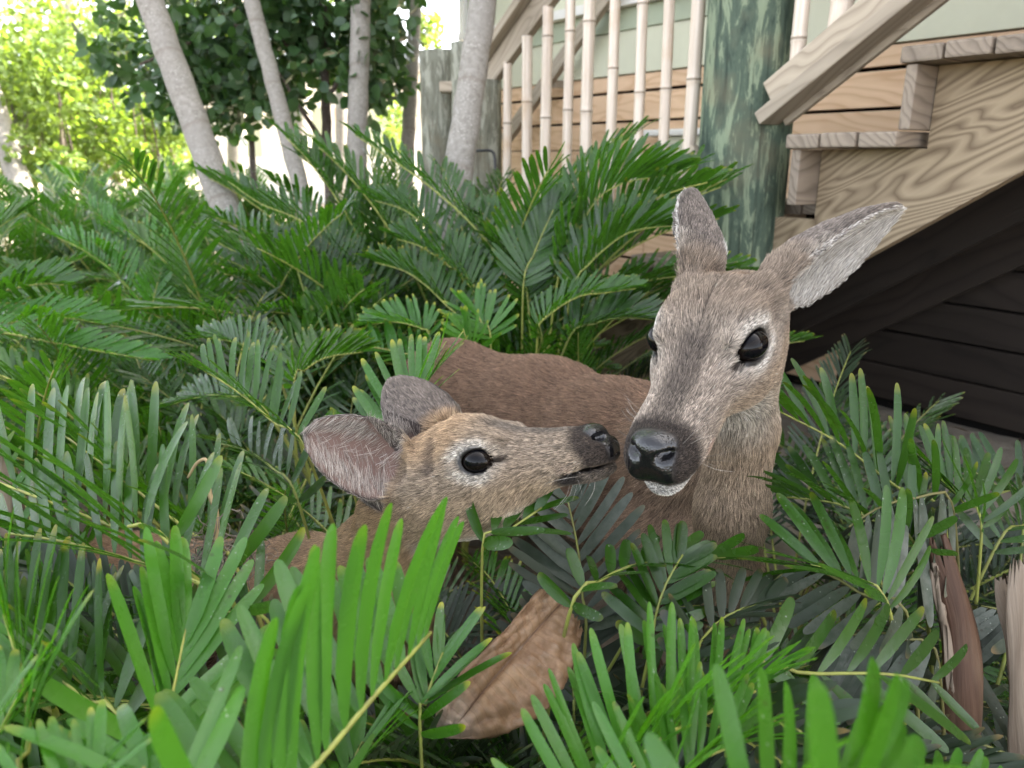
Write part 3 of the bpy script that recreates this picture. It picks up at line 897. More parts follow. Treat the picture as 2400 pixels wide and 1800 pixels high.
# ================================================================== DEER
class Field:
    """A signed field on a rectilinear grid, turned into one closed skin."""
    def __init__(s, lo, hi, fine, h0, h1):
        s.ax = []
        for k in range(3):
            a, b = fine[0][k], fine[1][k]
            x = [np.arange(a, b, h0)]
            lo_n = max(2, int((a - lo[k]) / h1)); hi_n = max(2, int((hi[k] - b) / h1))
            s.ax.append(np.concatenate((np.linspace(lo[k], a, lo_n, endpoint=False), x[0], np.linspace(b, hi[k], hi_n))).astype(np.float32))
        s.f = np.full([len(a) for a in s.ax], 0.3, np.float32)
    def box(s, lo, hi):
        sl = []
        for k in range(3):
            i0 = max(0, np.searchsorted(s.ax[k], lo[k]) - 1); i1 = min(len(s.ax[k]), np.searchsorted(s.ax[k], hi[k]) + 1)
            sl.append(slice(i0, max(i1, i0)))
        sl = tuple(sl)
        return sl, (s.ax[0][sl[0]][:, None, None], s.ax[1][sl[1]][None, :, None], s.ax[2][sl[2]][None, None, :])
    def union(s, lo, hi, fn, k=0.02):
        sl, g = s.box(np.asarray(lo) - k * 1.5 - .01, np.asarray(hi) + k * 1.5 + .01)
        if s.f[sl].size == 0: return
        d = fn(*g).astype(np.float32); f = s.f[sl]
        h = np.clip(0.5 + 0.5 * (f - d) / k, 0, 1)
        s.f[sl] = f + (d - f) * h - k * h * (1 - h)
    def carve(s, lo, hi, fn, k=0.004):
        sl, g = s.box(np.asarray(lo) - k * 2, np.asarray(hi) + k * 2)
        d = -fn(*g).astype(np.float32); f = s.f[sl]
        h = np.clip(0.5 - 0.5 * (f - d) / k, 0, 1)
        s.f[sl] = f + (d - f) * h + k * h * (1 - h)
    def cone(s, a, b, ra, rb, k=0.03, sq=None):
        """tapered capsule"""
        a = np.asarray(a, float); b = np.asarray(b, float); ab = b - a; l2 = ab @ ab
        m = max(ra, rb)
        def fn(x, y, z):
            t = np.clip(((x - a[0]) * ab[0] + (y - a[1]) * ab[1] + (z - a[2]) * ab[2]) / l2, 0, 1)
            return np.sqrt((x - a[0] - t * ab[0]) ** 2 + (y - a[1] - t * ab[1]) ** 2 + (z - a[2] - t * ab[2]) ** 2) - (ra + (rb - ra) * t)
        s.union(np.minimum(a, b) - m, np.maximum(a, b) + m, fn, k)
    def ell(s, c, axes, rad, k=0.02, carve=False):
        c = np.asarray(c, float); axes = np.asarray(axes, float); m = max(rad)
        def fn(x, y, z):
            q = [((x - c[0]) * a[0] + (y - c[1]) * a[1] + (z - c[2]) * a[2]) / r for a, r in zip(axes, rad)]
            return (np.sqrt(q[0] ** 2 + q[1] ** 2 + q[2] ** 2) - 1) * min(rad)
        (s.carve if carve else s.union)(c - m, c + m, fn, k)
    def skin(s):
        f = s.f; sg = f < 0
        nx, ny, nz = f.shape
        c = np.zeros((nx - 1, ny - 1, nz - 1), np.uint8)
        for i in (0, 1):
            for j in (0, 1):
                for k in (0, 1):
                    c += sg[i:nx - 1 + i, j:ny - 1 + j, k:nz - 1 + k]
        act = np.argwhere((c > 0) & (c < 8))
        idm = np.full(c.shape, -1, np.int32)
        idm[act[:, 0], act[:, 1], act[:, 2]] = np.arange(len(act))
        P = np.zeros((len(act), 3)); N = np.zeros(len(act))
        cor = [(i, j, k) for i in (0, 1) for j in (0, 1) for k in (0, 1)]
        val = {o: f[act[:, 0] + o[0], act[:, 1] + o[1], act[:, 2] + o[2]] for o in cor}
        X = {o: np.stack([s.ax[q][act[:, q] + o[q]] for q in range(3)], 1) for o in cor}
        for a in cor:
            for q in range(3):
                if a[q] == 0:
                    b = tuple(1 if r == q else a[r] for r in range(3))
                    va, vb = val[a], val[b]
                    m = (va < 0) != (vb < 0)
                    t = va[m] / (va[m] - vb[m])
                    P[m] += X[a][m] + t[:, None] * (X[b][m] - X[a][m]); N[m] += 1
        P /= N[:, None]
        Q = []
        for q in range(3):
            sl0 = [slice(None)] * 3; sl1 = [slice(None)] * 3
            sl0[q] = slice(0, f.shape[q] - 1); sl1[q] = slice(1, f.shape[q])
            m = sg[tuple(sl0)] != sg[tuple(sl1)]
            e = np.argwhere(m)
            u, v = (q + 1) % 3, (q + 2) % 3
            e = e[(e[:, u] > 0) & (e[:, v] > 0) & (e[:, u] < f.shape[u] - 1) & (e[:, v] < f.shape[v] - 1)]
            def cell(du, dv):
                t = e.copy(); t[:, u] += du; t[:, v] += dv
                return idm[t[:, 0], t[:, 1], t[:, 2]]
            quad = np.stack((cell(-1, -1), cell(0, -1), cell(0, 0), cell(-1, 0)), 1)
            flip = ~sg[e[:, 0], e[:, 1], e[:, 2]]
            quad[flip] = quad[flip][:, ::-1]
            Q.append(quad)
        Q = np.concatenate(Q)
        Q = Q[(Q >= 0).all(1)]
        # a little smoothing
        for _ in range(2):
            acc = np.zeros_like(P); cnt = np.zeros(len(P))
            for i in range(4):
                np.add.at(acc, Q[:, i], P[Q[:, (i + 1) % 4]] + P[Q[:, (i + 3) % 4]]); np.add.at(cnt, Q[:, i], 2)
            P = P * .5 + .5 * acc / np.maximum(cnt, 1)[:, None]
        return P, Q

def tab(pts, n=240, sm=9):
    xs, ys = np.array(pts).T
    g = np.linspace(xs[0], xs[-1], n)
    y = np.interp(g, xs, ys)
    k = np.hanning(sm + 2)[1:-1]; k /= k.sum()
    yp = np.concatenate((np.full(sm, y[0]), y, np.full(sm, y[-1])))
    return g, np.convolve(yp, k, 'same')[sm:-sm]

class Head:
    """Deer head frame: o = poll, a = towards the nose, l = the animal's left, u = dorsal; lengths in head lengths."""
    def __init__(s, poll, nose_tip, left_hint, young=False):
        s.o = np.asarray(poll, float)
        d = np.asarray(nose_tip) - s.o
        s.L = np.linalg.norm(d); s.a = d / s.L
        s.l = nrm(np.asarray(left_hint) - s.a * np.dot(left_hint, s.a))
        s.u = np.cross(s.a, s.l)
        s.young = young
        s.Rm = np.stack((s.a, s.l, s.u))
        if young:
            s.top = tab([(-.20, -.16), (-.08, -.03), (0, .06), (.12, .12), (.24, .138), (.34, .115), (.44, .058), (.55, .01), (.7, -.02), (.85, -.035), (.93, -.055), (.98, -.10), (1.0, -.16)])
            s.bot = tab([(-.20, -.34), (-.1, -.40), (0, -.47), (.12, -.495), (.25, -.485), (.4, -.44), (.55, -.365), (.7, -.305), (.85, -.285), (.94, -.275), (.98, -.25), (1.0, -.21)])
            s.wid = tab([(-.20, .14), (-.1, .19), (0, .225), (.12, .25), (.25, .262), (.34, .258), (.45, .195), (.55, .154), (.7, .118), (.85, .105), (.93, .095), (.98, .070), (1.0, .03)])
            s.eye = np.array((.385, .213, -.085)); s.er = .070; s.tilt = .12
        else:
            s.top = tab([(-.20, -.22), (-.08, -.06), (0, .03), (.10, .085), (.22, .09), (.32, .06), (.42, .015), (.55, -.03), (.7, -.06), (.83, -.075), (.92, -.095), (.98, -.15), (1.0, -.20)])
            s.bot = tab([(-.20, -.36), (-.1, -.40), (0, -.43), (.12, -.455), (.25, -.45), (.4, -.415), (.55, -.37), (.7, -.335), (.83, -.315), (.94, -.30), (.98, -.27), (1.0, -.24)])
            s.wid = tab([(-.20, .13), (-.1, .165), (0, .19), (.12, .198), (.25, .220), (.32, .222), (.37, .208), (.43, .178), (.50, .160), (.58, .148), (.7, .138), (.83, .138), (.91, .132), (.97, .098), (1.0, .04)])
            s.eye = np.array((.372, .184, -.068)); s.er = .067; s.tilt = .62
    def loc(s, P):
        return ((np.asarray(P) - s.o) @ s.Rm.T) / s.L
    def w(s, x, y, z):
        return s.o + s.L * (x * s.a + y * s.l + z * s.u)
    def eye_axes(s, sg):
        e1 = nrm(s.a * (1 - .45 * s.tilt) - s.l * sg * s.tilt + s.u * -.12)      # towards the tear duct
        e2 = nrm(s.l * sg + s.a * .5 * s.tilt + s.u * .22)
        e2 = nrm(e2 - e1 * e1.dot(e2))
        return np.stack((e1, e2, np.cross(e1, e2)))
    def field(s, F):
        lo = s.o - s.L * .2; hi = s.o + s.L * .2
        pts = np.array([s.w(x, y, z) for x in (-.22, 1.03) for y in (-.3, .3) for z in (-.5, .2)])
        def fn(X, Y, Z):
            X = X - s.o[0]; Y = Y - s.o[1]; Z = Z - s.o[2]
            x = (X * s.a[0] + Y * s.a[1] + Z * s.a[2]) / s.L
            y = (X * s.l[0] + Y * s.l[1] + Z * s.l[2]) / s.L
            z = (X * s.u[0] + Y * s.u[1] + Z * s.u[2]) / s.L
            xc = np.clip(x, -.2, 1.0)
            zt = np.interp(xc, *s.top); zb = np.interp(xc, *s.bot); w = np.interp(xc, *s.wid)
            # widest a third of the way down, jaw narrower
            mid = zt - (zt - zb) * np.interp(xc, (0, .35, .7, 1), (.42, .36, .45, .5))
            up = z > mid
            h = np.where(up, zt - mid, mid - zb)
            wl = w * np.where(up, 1.0, 1.0 - .30 * np.clip((mid - z) / np.maximum(mid - zb, .02), 0, 1.2) * np.interp(xc, (0, .3, .7, .9), (1, 1.1, .6, .2)))
            q = np.power(np.abs(y) / np.maximum(wl, .02), 2.25) + np.power(np.abs(z - mid) / np.maximum(h, .02), 2.25)
            rho = np.power(q, 1 / 2.25)
            f = (rho - 1) * np.minimum(np.maximum(wl, .03), np.maximum(h, .03))
            dx = np.maximum(x - 1.0, -.2 - x)
            return np.maximum(f, dx) * s.L
        F.union(pts.min(0), pts.max(0), fn, .012)
        L = s.L
        A3 = (s.a, s.l, s.u)
        for sg in (1, -1):
            e = s.eye * (1, sg, 1)
            # brow ridge, cheek, socket
            F.ell(s.w(e[0] - (.01 if s.young else .03), sg * (abs(e[1]) - (.030 if not s.young else .035)), e[2] + (.075 if s.young else .080)), A3, ((.115 if s.young else .13) * L, .042 * L, (.040 if s.young else .036) * L), .020 * L / .245 * 1.0)
            F.ell(s.w(e[0] - .01, sg * (abs(e[1]) - .025), e[2] - .085), A3, (.12 * L, .045 * L, .045 * L), .02)
            F.ell(s.w(.22, sg * .15, -.27), A3, (.17 * L, .07 * L, .13 * L), .03)
            F.ell(s.w(*e), s.eye_axes(sg), (s.er * 1.18 * L, s.er * .98 * L, s.er * (.86 if s.young else .84) * L), .003, True)
            # tear groove in front of the eye
            F.ell(s.w(e[0] + s.er * 1.65, sg * (abs(e[1]) - .018), e[2] - .015 - .012), A3, (.045 * L, .018 * L, .014 * L), .004, True)
        # muzzle: nose pad, upper lips, chin
        zt = -.12 if not s.young else -.085
        F.ell(s.w(.955, 0, zt - .03), A3, (.062 * L, .088 * L, .075 * L), .012)
        for sg in (1, -1):
            F.ell(s.w(.90, sg * .06, zt - .10), A3, (.11 * L, .060 * L, .065 * L), .014)
            F.ell(s.w(.75, sg * .075, zt - .115), A3, (.12 * L, .05 * L, .06 * L), .02)
        F.ell(s.w(.905, 0, zt - (.190 if s.young else .215)), A3, (.09 * L, (.065 if s.young else .078) * L, (.034 if s.young else .045) * L), .010)
        for sg in (1, -1):
            F.ell(s.w(.985, sg * .062, zt - .015), (nrm(s.a * .5 + s.l * sg * .8), s.u, nrm(s.a * .8 - s.l * sg * .5)), (.030 * L, .017 * L, .04 * L), .004, True)
            # mouth slit running back along the side
            for q in np.linspace(0, 1, 7):
                F.ell(s.w(.985 - .20 * q, sg * (.045 + .055 * q), zt - .158 - .020 * q + .018 * math.sin(3 * q)), A3, (.026 * L, .05 * L, .0055 * L), .003, True)

def ear_frame(head, base, tip, opening):
    b = np.asarray(base, float); e = np.asarray(tip) - b; L = np.linalg.norm(e); e /= L
    o = nrm(np.asarray(opening) - e * np.dot(opening, e))
    return dict(b=b, e=e, o=o, t=np.cross(e, o), L=L)
EAR_S = np.array((0, .10, .25, .45, .65, .82, .93, 1.0))
def ear_field(F, E, wmax, cup):
    """Cupped leaf-shaped shell: open side faces E['o']."""
    b, e, o, t, L = E['b'], E['e'], E['o'], E['t'], E['L']
    sx = EAR_S; sw = E['shape'] * wmax / 2
    def fn(X, Y, Z):
        X = X - b[0]; Y = Y - b[1]; Z = Z - b[2]
        s = (X * e[0] + Y * e[1] + Z * e[2]) / L
        y = X * t[0] + Y * t[1] + Z * t[2]
        n = X * o[0] + Y * o[1] + Z * o[2]
        sc = np.clip(s, 0, 1)
        w = np.interp(sc, sx, sw)
        k = cup * np.interp(sc, (0, .2, .6, 1), (1.5, 1.15, .85, .7))      # depth of the cup per width
        r = y / np.maximum(w, .003)
        n0 = k * w * (np.abs(r) ** 2.0 - .75)
        n0 = n0 - .10 * L * np.clip(sc - .5, 0, 1) ** 2
        sl = 1 / np.sqrt(1 + (2 * k * np.clip(np.abs(r), 0, 1)) ** 2)
        th = .0030 + .0022 * (1 - np.abs(np.clip(r, -1, 1)))
        d1 = np.abs(n - n0) * sl - th
        d2 = (np.abs(y) - w)
        d3 = np.maximum(-s, s - 1.0) * L
        m = .003
        # soft intersection
        q = np.maximum(d1, d2)
        return np.maximum(q, d3)
    pts = np.array([b + e * L * i + t * wmax * .6 * j + o * wmax * .7 * k for i in (-.05, 1.05) for j in (-1, 1) for k in (-1, 1)])
    F.union(pts.min(0), pts.max(0), fn, .006)
def ear_coords(E, P):
    d = P - E['b']
    return (d @ E['e']) / E['L'], d @ E['t'], d @ E['o']

def fur_material(name):
    m = NT(name)
    a = m.attr('fur')
    ob = m.t.nodes.new('ShaderNodeHairInfo')
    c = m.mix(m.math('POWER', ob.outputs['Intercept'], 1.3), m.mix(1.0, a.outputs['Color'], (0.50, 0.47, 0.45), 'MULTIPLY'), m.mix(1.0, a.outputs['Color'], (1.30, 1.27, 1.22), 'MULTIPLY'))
    m.set(c, 0.55, 0.25)
    return m.m
def hide_material():
    m = NT('deer_hide')
    a = m.attr('hide'); w = m.attr('wet').outputs['Fac']
    p = m.obj()
    n = m.noise(p, 220, 4, 0.7)
    c = m.mix(m.math('MULTIPLY', n, .5), a.outputs['Color'], m.mix(1.0, a.outputs['Color'], (0.35, 0.33, 0.3), 'MULTIPLY'))
    m.set(c, m.math('SUBTRACT', .8, m.math('MULTIPLY', w, .62)), m.math('ADD', .2, m.math('MULTIPLY', w, .4)))
    v = m.t.nodes.new('ShaderNodeTexVoronoi'); v.inputs['Scale'].default_value = 520; m.l(p, v.inputs['Vector'])
    m.bump(m.math('ADD', m.math('MULTIPLY', v.outputs['Distance'], w), m.math('MULTIPLY', n, .4)), .22, .0012)
    return m.m
def eye_material():
    m = NT('deer_eye')
    a = m.attr('iris').outputs['Fac']
    m.set(m.mix(a, (0.003, 0.003, 0.004), (0.007, 0.005, 0.004)), 0.04, 0.28)
    m.b.inputs['IOR'].default_value = 1.38
    return m.m
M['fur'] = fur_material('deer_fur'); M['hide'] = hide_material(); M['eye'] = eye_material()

def smooth01(x, a, b):
    t = np.clip((x - a) / (b - a), 0, 1)
    return t * t * (3 - 2 * t)
def lerp(C, f, col):
    f = np.clip(f, 0, 1)[:, None]
    return C * (1 - f) + np.asarray(col) * f
def blob(h, c, r):
    """soft spot in head coordinates, mirrored"""
    q = np.stack((h[:, 0], np.abs(h[:, 1]), h[:, 2]), 1)
    return 1 - smooth01(np.linalg.norm((q - c) / r, axis=1), .55, 1.15)
def lowf(P, s, seed=0):
    r_ = np.random.default_rng(seed)
    k = r_.normal(0, 1, (5, 3)) * s; ph = r_.uniform(0, 6, 5)
    return np.sin(P @ k.T + ph).mean(1)

def deer_paint(P, H, ears, young, bodyf):
    """Coat colour, fur length, fur lift, bare mask and wetness at points P."""
    h = H.loc(P)
    x, y, z = h.T; ay = np.abs(y)
    n = len(P)
    body = np.array((.205, .128, .085)) if not young else np.array((.27, .17, .108))
    neck = np.array((.335, .258, .185)) if not young else np.array((.36, .25, .15))
    C = np.tile(body, (n, 1))
    C = lerp(C, bodyf(P), neck)
    Ln = .018 - .006 * np.clip(bodyf(P), 0, 1); lift = np.full(n, .16)
    inh = 1 - smooth01(-x, .02, .22)                       # on the head
    inh *= 1 - smooth01(-z, .52, .75)
    face = np.array((.335, .285, .238)) if not young else np.array((.33, .265, .20))
    C = lerp(C, inh, face)
    Ln = Ln * (1 - inh) + .0068 * inh; lift = lift * (1 - inh) + .22 * inh
    # crown and brow
    crown = inh * smooth01(z, -.10, .02) * (1 - smooth01(x, .26, .42))
    C = lerp(C, crown * .9, (.265, .213, .168) if not young else (.42, .30, .19))
    C = lerp(C, crown * blob(h, (.02, 0, .05), (.10, .13, .2)) * (.55 if not young else 0), (.20, .125, .07))
    Ln = Ln + crown * .003
    # dusky bridge of the nose and light sides of the muzzle
    br = inh * smooth01(x, .34, .5) * (1 - smooth01(x, .80, .9)) * (1 - smooth01(ay, .035, .085)) * smooth01(z, -.14, -.05)
    C = lerp(C, br * .75, (.085, .070, .062) if not young else (.10, .088, .078))
    sm = inh * smooth01(x, .42, .56) * (1 - smooth01(x, .83, .89)) * smooth01(ay, .05, .09) * smooth01(z, -.20, -.10)
    C = lerp(C, sm * (.55 if not young else .3), (.42, .36, .31) if not young else (.23, .195, .165))
    # tan cheek, pale jaw and throat
    ck = inh * smooth01(-z, .16, .27) * (1 - smooth01(x, .62, .8))
    C = lerp(C, ck * .7, (.37, .285, .205) if not young else (.38, .29, .195))
    th = inh * smooth01(-z, .33, .43) * (1 - smooth01(ay, .12, .2)) * smooth01(x, -.05, .1)
    C = lerp(C, th * .85, (.52, .49, .42))
    th2 = (1 - smooth01(np.abs(x + .02), .05, .2)) * smooth01(-z, .40, .48) * (1 - smooth01(-z, .60, .78)) * (1 - smooth01(ay, .10, .2))
    C = lerp(C, th2 * .7, (.48, .45, .39))
    # white eye ring, dark rim and tear line
    e = H.eye
    q = np.stack((x - e[0], ay - e[1], z - e[2]), 1)
    ea = H.eye_axes(1); qa = q @ (np.stack((ea @ H.a, ea @ H.l, ea @ H.u), 1)).T
    re = np.sqrt((qa[:, 0] / 1.25) ** 2 + (qa[:, 2] / .92) ** 2 + (qa[:, 1] * .45) ** 2) / H.er
    ring = inh * (1 - smooth01(re, 1.38, 2.1)) * (.35 + .65 * np.maximum(smooth01(q[:, 2], .02, .05), smooth01(-q[:, 2], .0, .05))) * smooth01(ay, .085, .14) * (1 - .6 * smooth01(q[:, 0], .04, .10))
    Ln = Ln * (1 - .55 * ring)
    C = lerp(C, ring * .92, (.72, .68, .62) if not young else (.58, .54, .48))
    fr = blob(h, (e[0] + .13, .165, -.07), (.07, .07, .05)) * inh
    C = lerp(C, fr * (.25 if not young else .15), (.5, .47, .42))
    tear = inh * blob(h, (e[0] + .115, e[1] - .045, e[2] - .03) if not young else (e[0] + .115, e[1] - .02, e[2] - .01), (.055, .06, .022))
    C = lerp(C, tear * .9, (.04, .028, .022))
    rim = inh * (1 - smooth01(re, 1.08, 1.26) if not young else 1 - smooth01(re, 1.06, 1.22))
    C = lerp(C, rim, (.010, .008, .007))
    bare = (rim > .35).astype(float)
    wet = rim * .6
    # dark band behind the nose, black nose pad, white chin
    zt = -.12 if not young else -.085
    band = inh * smooth01(x + .5 * np.clip(-(z - zt), 0, .1) * (-1), .815, .875) * smooth01(z, zt - .19, zt - .13)
    C = lerp(C, band * .93, (.034, .025, .021))
    wl = inh * blob(h, (.80, .12, zt - .125), (.06, .06, .035))
    C = lerp(C, wl * (.9 if not young else .25), (.42, .30, .24))
    chin = inh * smooth01(x, .70, .78) * smooth01(-z, -zt + .155, -zt + .185)
    C = lerp(C, chin * (.95 if not young else .85), (.66, .64, .60) if not young else (.10, .085, .075))
    mouth = inh * smooth01(x, .73, .80) * (1 - smooth01(np.abs(z - (zt - .160)), .004 if young else .008, .016 if young else .030)) * (1 if young else smooth01(ay, .02, .05))
    C = lerp(C, mouth * .95, (.012, .010, .010))
    lipd = inh * blob(h, (.76 if not young else .80, .085, zt - (.17 if not young else .185)), (.055, .06, .035) if not young else (.09, .06, .045))
    C = lerp(C, lipd * .9, (.022, .018, .017))
    pad = inh * smooth01(x, .915, .940) * smooth01(z, zt - .135, zt - .115) * (1 - smooth01(ay, .084, .102))
    pad = np.maximum(pad, inh * smooth01(x, .90, .93) * smooth01(z, zt - .10, zt - .06) * (1 - smooth01(ay, .072, .092)))
    C = lerp(C, pad, (.007, .0068, .008))
    bare = np.maximum(bare, (pad > .5)); bare = np.maximum(bare, (mouth > .8) * .9)
    wet = np.maximum(wet, pad)
    Ln = Ln * (1 - band * .45) * (1 - .4 * chin) * (1 - .35 * smooth01(x, .55, .8) * inh)
    # forehead scent smudge on the fawn
    if young:
        C = lerp(C, inh * (1 - smooth01(np.hypot((x - .16) / .055, (z + .02 - 1.2 * (x - .16)) / .10), .5, 1.1)) * smooth01(ay, .1, .2) * .55, (.06, .045, .045))
    # ears
    for E in ears:
        s, t, o = ear_coords(E, P)
        ine = smooth01(s, .10, .26) * (s < 1.1) * (np.abs(t) < E['w'] * .62) * (np.abs(o) < E['w'] * .5)
        C = lerp(C, ine, (.22, .19, .17) if not young else (.20, .17, .15))
        Ln = Ln * (1 - ine) + .0055 * ine
        lift = lift * (1 - ine) + .15 * ine
    return C, Ln, lift, bare, wet, h

def deer(label, H, ears, skel, flow, bodyf, lo, hi, fine, hair_n, seed, vis, young=False):
    r_ = np.random.default_rng(seed)
    root = thing('deer', label, 'deer', (skel[0][0][0], skel[0][0][1], 0))
    b0 = np.array(root.location)
    F = Field(lo, hi, fine, .0021, .0065)
    for a, b, ra, rb, k in skel:
        F.cone(a, b, ra, rb, k)
    H.field(F)
    for E in ears:
        F.cone(E['b'] - E['e'] * .012, E['b'] + E['e'] * E['L'] * .16, .019 * H.L / .22, .016 * H.L / .22, .014)
        ear_field(F, E, E['w'], E['cup'])
        # hollow of the ear
        F.ell(E['b'] + E['e'] * E['L'] * .22 + E['o'] * E['w'] * .14, (E['e'], E['t'], E['o']), (.24 * E['L'], .26 * E['w'], .20 * E['w']), .004, True)
    P, Q = F.skin()
    del F
    # normals
    fn = np.cross(P[Q[:, 2]] - P[Q[:, 0]], P[Q[:, 3]] - P[Q[:, 1]])
    N = np.zeros_like(P)
    for i in range(4): np.add.at(N, Q[:, i], fn)
    N /= np.linalg.norm(N, axis=1)[:, None] + 1e-12
    C, Ln, lift, bare, wet, h = deer_paint(P, H, ears, young, bodyf)
    # inside of the ears: white hairs over brown skin
    def inner(P, N):
        m = np.zeros(len(P)); edge = np.zeros(len(P))
        for E in ears:
            s, t, o = ear_coords(E, P)
            ok = (s > .05) & (s < 1.02) & (np.abs(t) < E['w'] * .6) & (np.abs(o) < E['w'] * .9)
            m = np.maximum(m, ok * smooth01(N @ E['o'], -.05, .25))
            wv = np.interp(np.clip(s, 0, 1), EAR_S, E['shape'] * E['w'] / 2)
            edge = np.maximum(edge, ok * np.maximum(smooth01(np.abs(t) / np.maximum(wv, .002), .86, .98), smooth01(s, .93, .99)))
        return m, edge
    im, ed = inner(P, N)
    hideC = C * .30
    hideC = lerp(hideC, im, (.17, .105, .085) if young else (.36, .32, .28))
    hideC = lerp(hideC, ed * (.85 if young else .5), (.03, .026, .024))
    dark = (bare > .3) | (wet > .3)
    hideC[dark] = C[dark]
    me = mesh_np('body', P - b0, Q, {'hide': hideC, 'wet': wet})
    link('body', me, M['hide'], root)
    # eyes
    for sg in (1, -1):
        bm = bmesh.new(); bmesh.ops.create_uvsphere(bm, u_segments=40, v_segments=28, radius=1.0)
        ev = np.array([v.co[:] for v in bm.verts]); em = bpy.data.meshes.new('eye'); bm.to_mesh(em); bm.free()
        ir = em.attributes.new('iris', 'FLOAT', 'POINT')
        rr = np.hypot(ev[:, 0] * .75, ev[:, 2] * 1.3)
        ir.data.foreach_set('value', (smooth01(rr, .50, .58) * (1 - smooth01(rr, .85, .95))).astype(np.float32))
        er = H.er * H.L
        ea = H.eye_axes(sg)
        W = H.w(H.eye[0], sg * H.eye[1], H.eye[2]) + ea[1] * er * (.03 if not young else -.02) + ev[:, :1] * er * 1.14 * ea[0] + ev[:, 1:2] * er * 1.02 * ea[1] + ev[:, 2:] * er * (.90 if young else .88) * ea[2] - b0
        em.vertices.foreach_set('co', W.astype(np.float32).ravel())
        em.polygons.foreach_set('use_smooth', np.ones(len(em.polygons), bool)); em.update()
        link('eye', em, M['eye'], root)
    # ---------------- fur
    tri = np.concatenate((Q[:, [0, 1, 2]], Q[:, [0, 2, 3]]))
    ar = .5 * np.linalg.norm(np.cross(P[tri[:, 1]] - P[tri[:, 0]], P[tri[:, 2]] - P[tri[:, 0]]), axis=1)
    cen = P[tri].mean(1)
    dens = vis(cen, N[tri[:, 0]])
    dens = dens * (bare[tri[:, 0]] < .5)
    pr = ar * dens; pr /= pr.sum()
    k = r_.choice(len(tri), hair_n, p=pr)
    u, v = r_.random(hair_n), r_.random(hair_n); fl = u + v > 1; u[fl], v[fl] = 1 - u[fl], 1 - v[fl]
    p = P[tri[k, 0]] * (1 - u - v)[:, None] + P[tri[k, 1]] * u[:, None] + P[tri[k, 2]] * v[:, None]
    nn = N[tri[k, 0]] * (1 - u - v)[:, None] + N[tri[k, 1]] * u[:, None] + N[tri[k, 2]] * v[:, None]
    nn /= np.linalg.norm(nn, axis=1)[:, None] + 1e-9
    C, Ln, lift, bare2, wet2, h = deer_paint(p, H, ears, young, bodyf)
    # direction
    D = flow(p)
    hd = (1 - smooth01(-h[:, 0], .05, .25)) * (1 - smooth01(-h[:, 2], .50, .62))
    hdir = -H.a - .25 * H.u * np.sign(.3 - 0) * 0 + 0
    side = np.sign(h[:, 1])[:, None] * H.l
    headD = -H.a + .28 * side * smooth01(h[:, 2], -.1, .05)[:, None] - .35 * H.u * smooth01(-h[:, 2], .1, .3)[:, None]
    D = D * (1 - hd)[:, None] + headD * hd[:, None]
    inn, edg = inner(p, nn)
    for E in ears:
        s, t, o = ear_coords(E, p)
        ine = (smooth01(s, .08, .22) * (s < 1.1) * (np.abs(t) < E['w'] * .62) * (np.abs(o) < E['w'] * .9))[:, None]
        D = D * (1 - ine) + E['e'] * ine
        wv = np.interp(np.clip(s, 0, 1), EAR_S, E['shape'] * E['w'] / 2)
        rt = t / np.maximum(wv, .002)
        mi = (ine[:, 0] > .3) & (inn > .5)
        # long hairs spring from the rims and lean across the hollow
        D[mi] = (E['e'] * (.55 if young else 1.3))[None] - E['t'][None] * (np.sign(rt[mi]) * (.4 + .6 * np.abs(np.clip(rt[mi], -1, 1))))[:, None]
        hollow = np.clip(1 - np.abs(rt), 0, 1) * smooth01(s, .1, .3) * (1 - smooth01(s, .55, .8))
        Ln = np.where(mi, (.009 + .007 * r_.random(hair_n) + (.004 if young else 0)) * (1 - .6 * edg), Ln)
        lift = np.where(mi, .12, lift)
        keep = r_.random(hair_n) < np.where(mi, (.03 if young else .55) + (.26 if young else .40) * smooth01(np.abs(rt), .35, .8), 1.0)
        Ln = np.where(keep, Ln, 0)
        wh = np.array((.66, .64, .60)) if not young else np.array((.46, .41, .37))
        C[mi] = wh
        bt = (ine[:, 0] > .2) & (~mi) & (s < .30)
        C[bt] = lerp(C[bt], smooth01(o[bt], -.01, .015) * .8, (.55, .5, .44))
        em_ = (edg > .5) & (ine[:, 0] > .3) & ~mi
        C[em_] = C[em_] * (.45 if young else .8)
    D = D + r_.normal(0, .10, (hair_n, 3)) + (lowf(p, 55, seed) * .14)[:, None] * np.cross(nn, D)
    D = D - nn * (D * nn).sum(1)[:, None]
    D /= np.linalg.norm(D, axis=1)[:, None] + 1e-9
    Ln = Ln * r_.uniform(.65, 1.15, hair_n)
    lf = (lift * r_.uniform(.5, 1.5, hair_n))[:, None]
    d0 = D + nn * lf * 1.5; d0 /= np.linalg.norm(d0, axis=1)[:, None]
    d1 = D + nn * lf * .5; d1 /= np.linalg.norm(d1, axis=1)[:, None]
    ok = Ln > .001
    whis = (h[:, 0] > .74) & (h[:, 0] < .93) & (h[:, 2] < -.10) & (r_.random(hair_n) < .006) & ok & (bare2 < .5)
    Ln = np.where(whis, r_.uniform(.014, .034, hair_n), Ln)
    dw = nn + .5 * D; dw /= np.linalg.norm(dw, axis=1)[:, None]
    d0 = np.where(whis[:, None], dw, d0); d1 = np.where(whis[:, None], dw * .8 + D * .5 - ZZ * .15, d1)
    C = np.where(whis[:, None], np.array((.55, .52, .48)) * (.3 + .7 * r_.random(hair_n))[:, None], C)
    thin = np.where(inn > .5, .62 if young else .85, 1.0) * np.where(whis, .55, 1.0)
    p, d0, d1, Ln, C, h, thin = p[ok], d0[ok], d1[ok], Ln[ok], C[ok], h[ok], thin[ok]
    m = len(p)
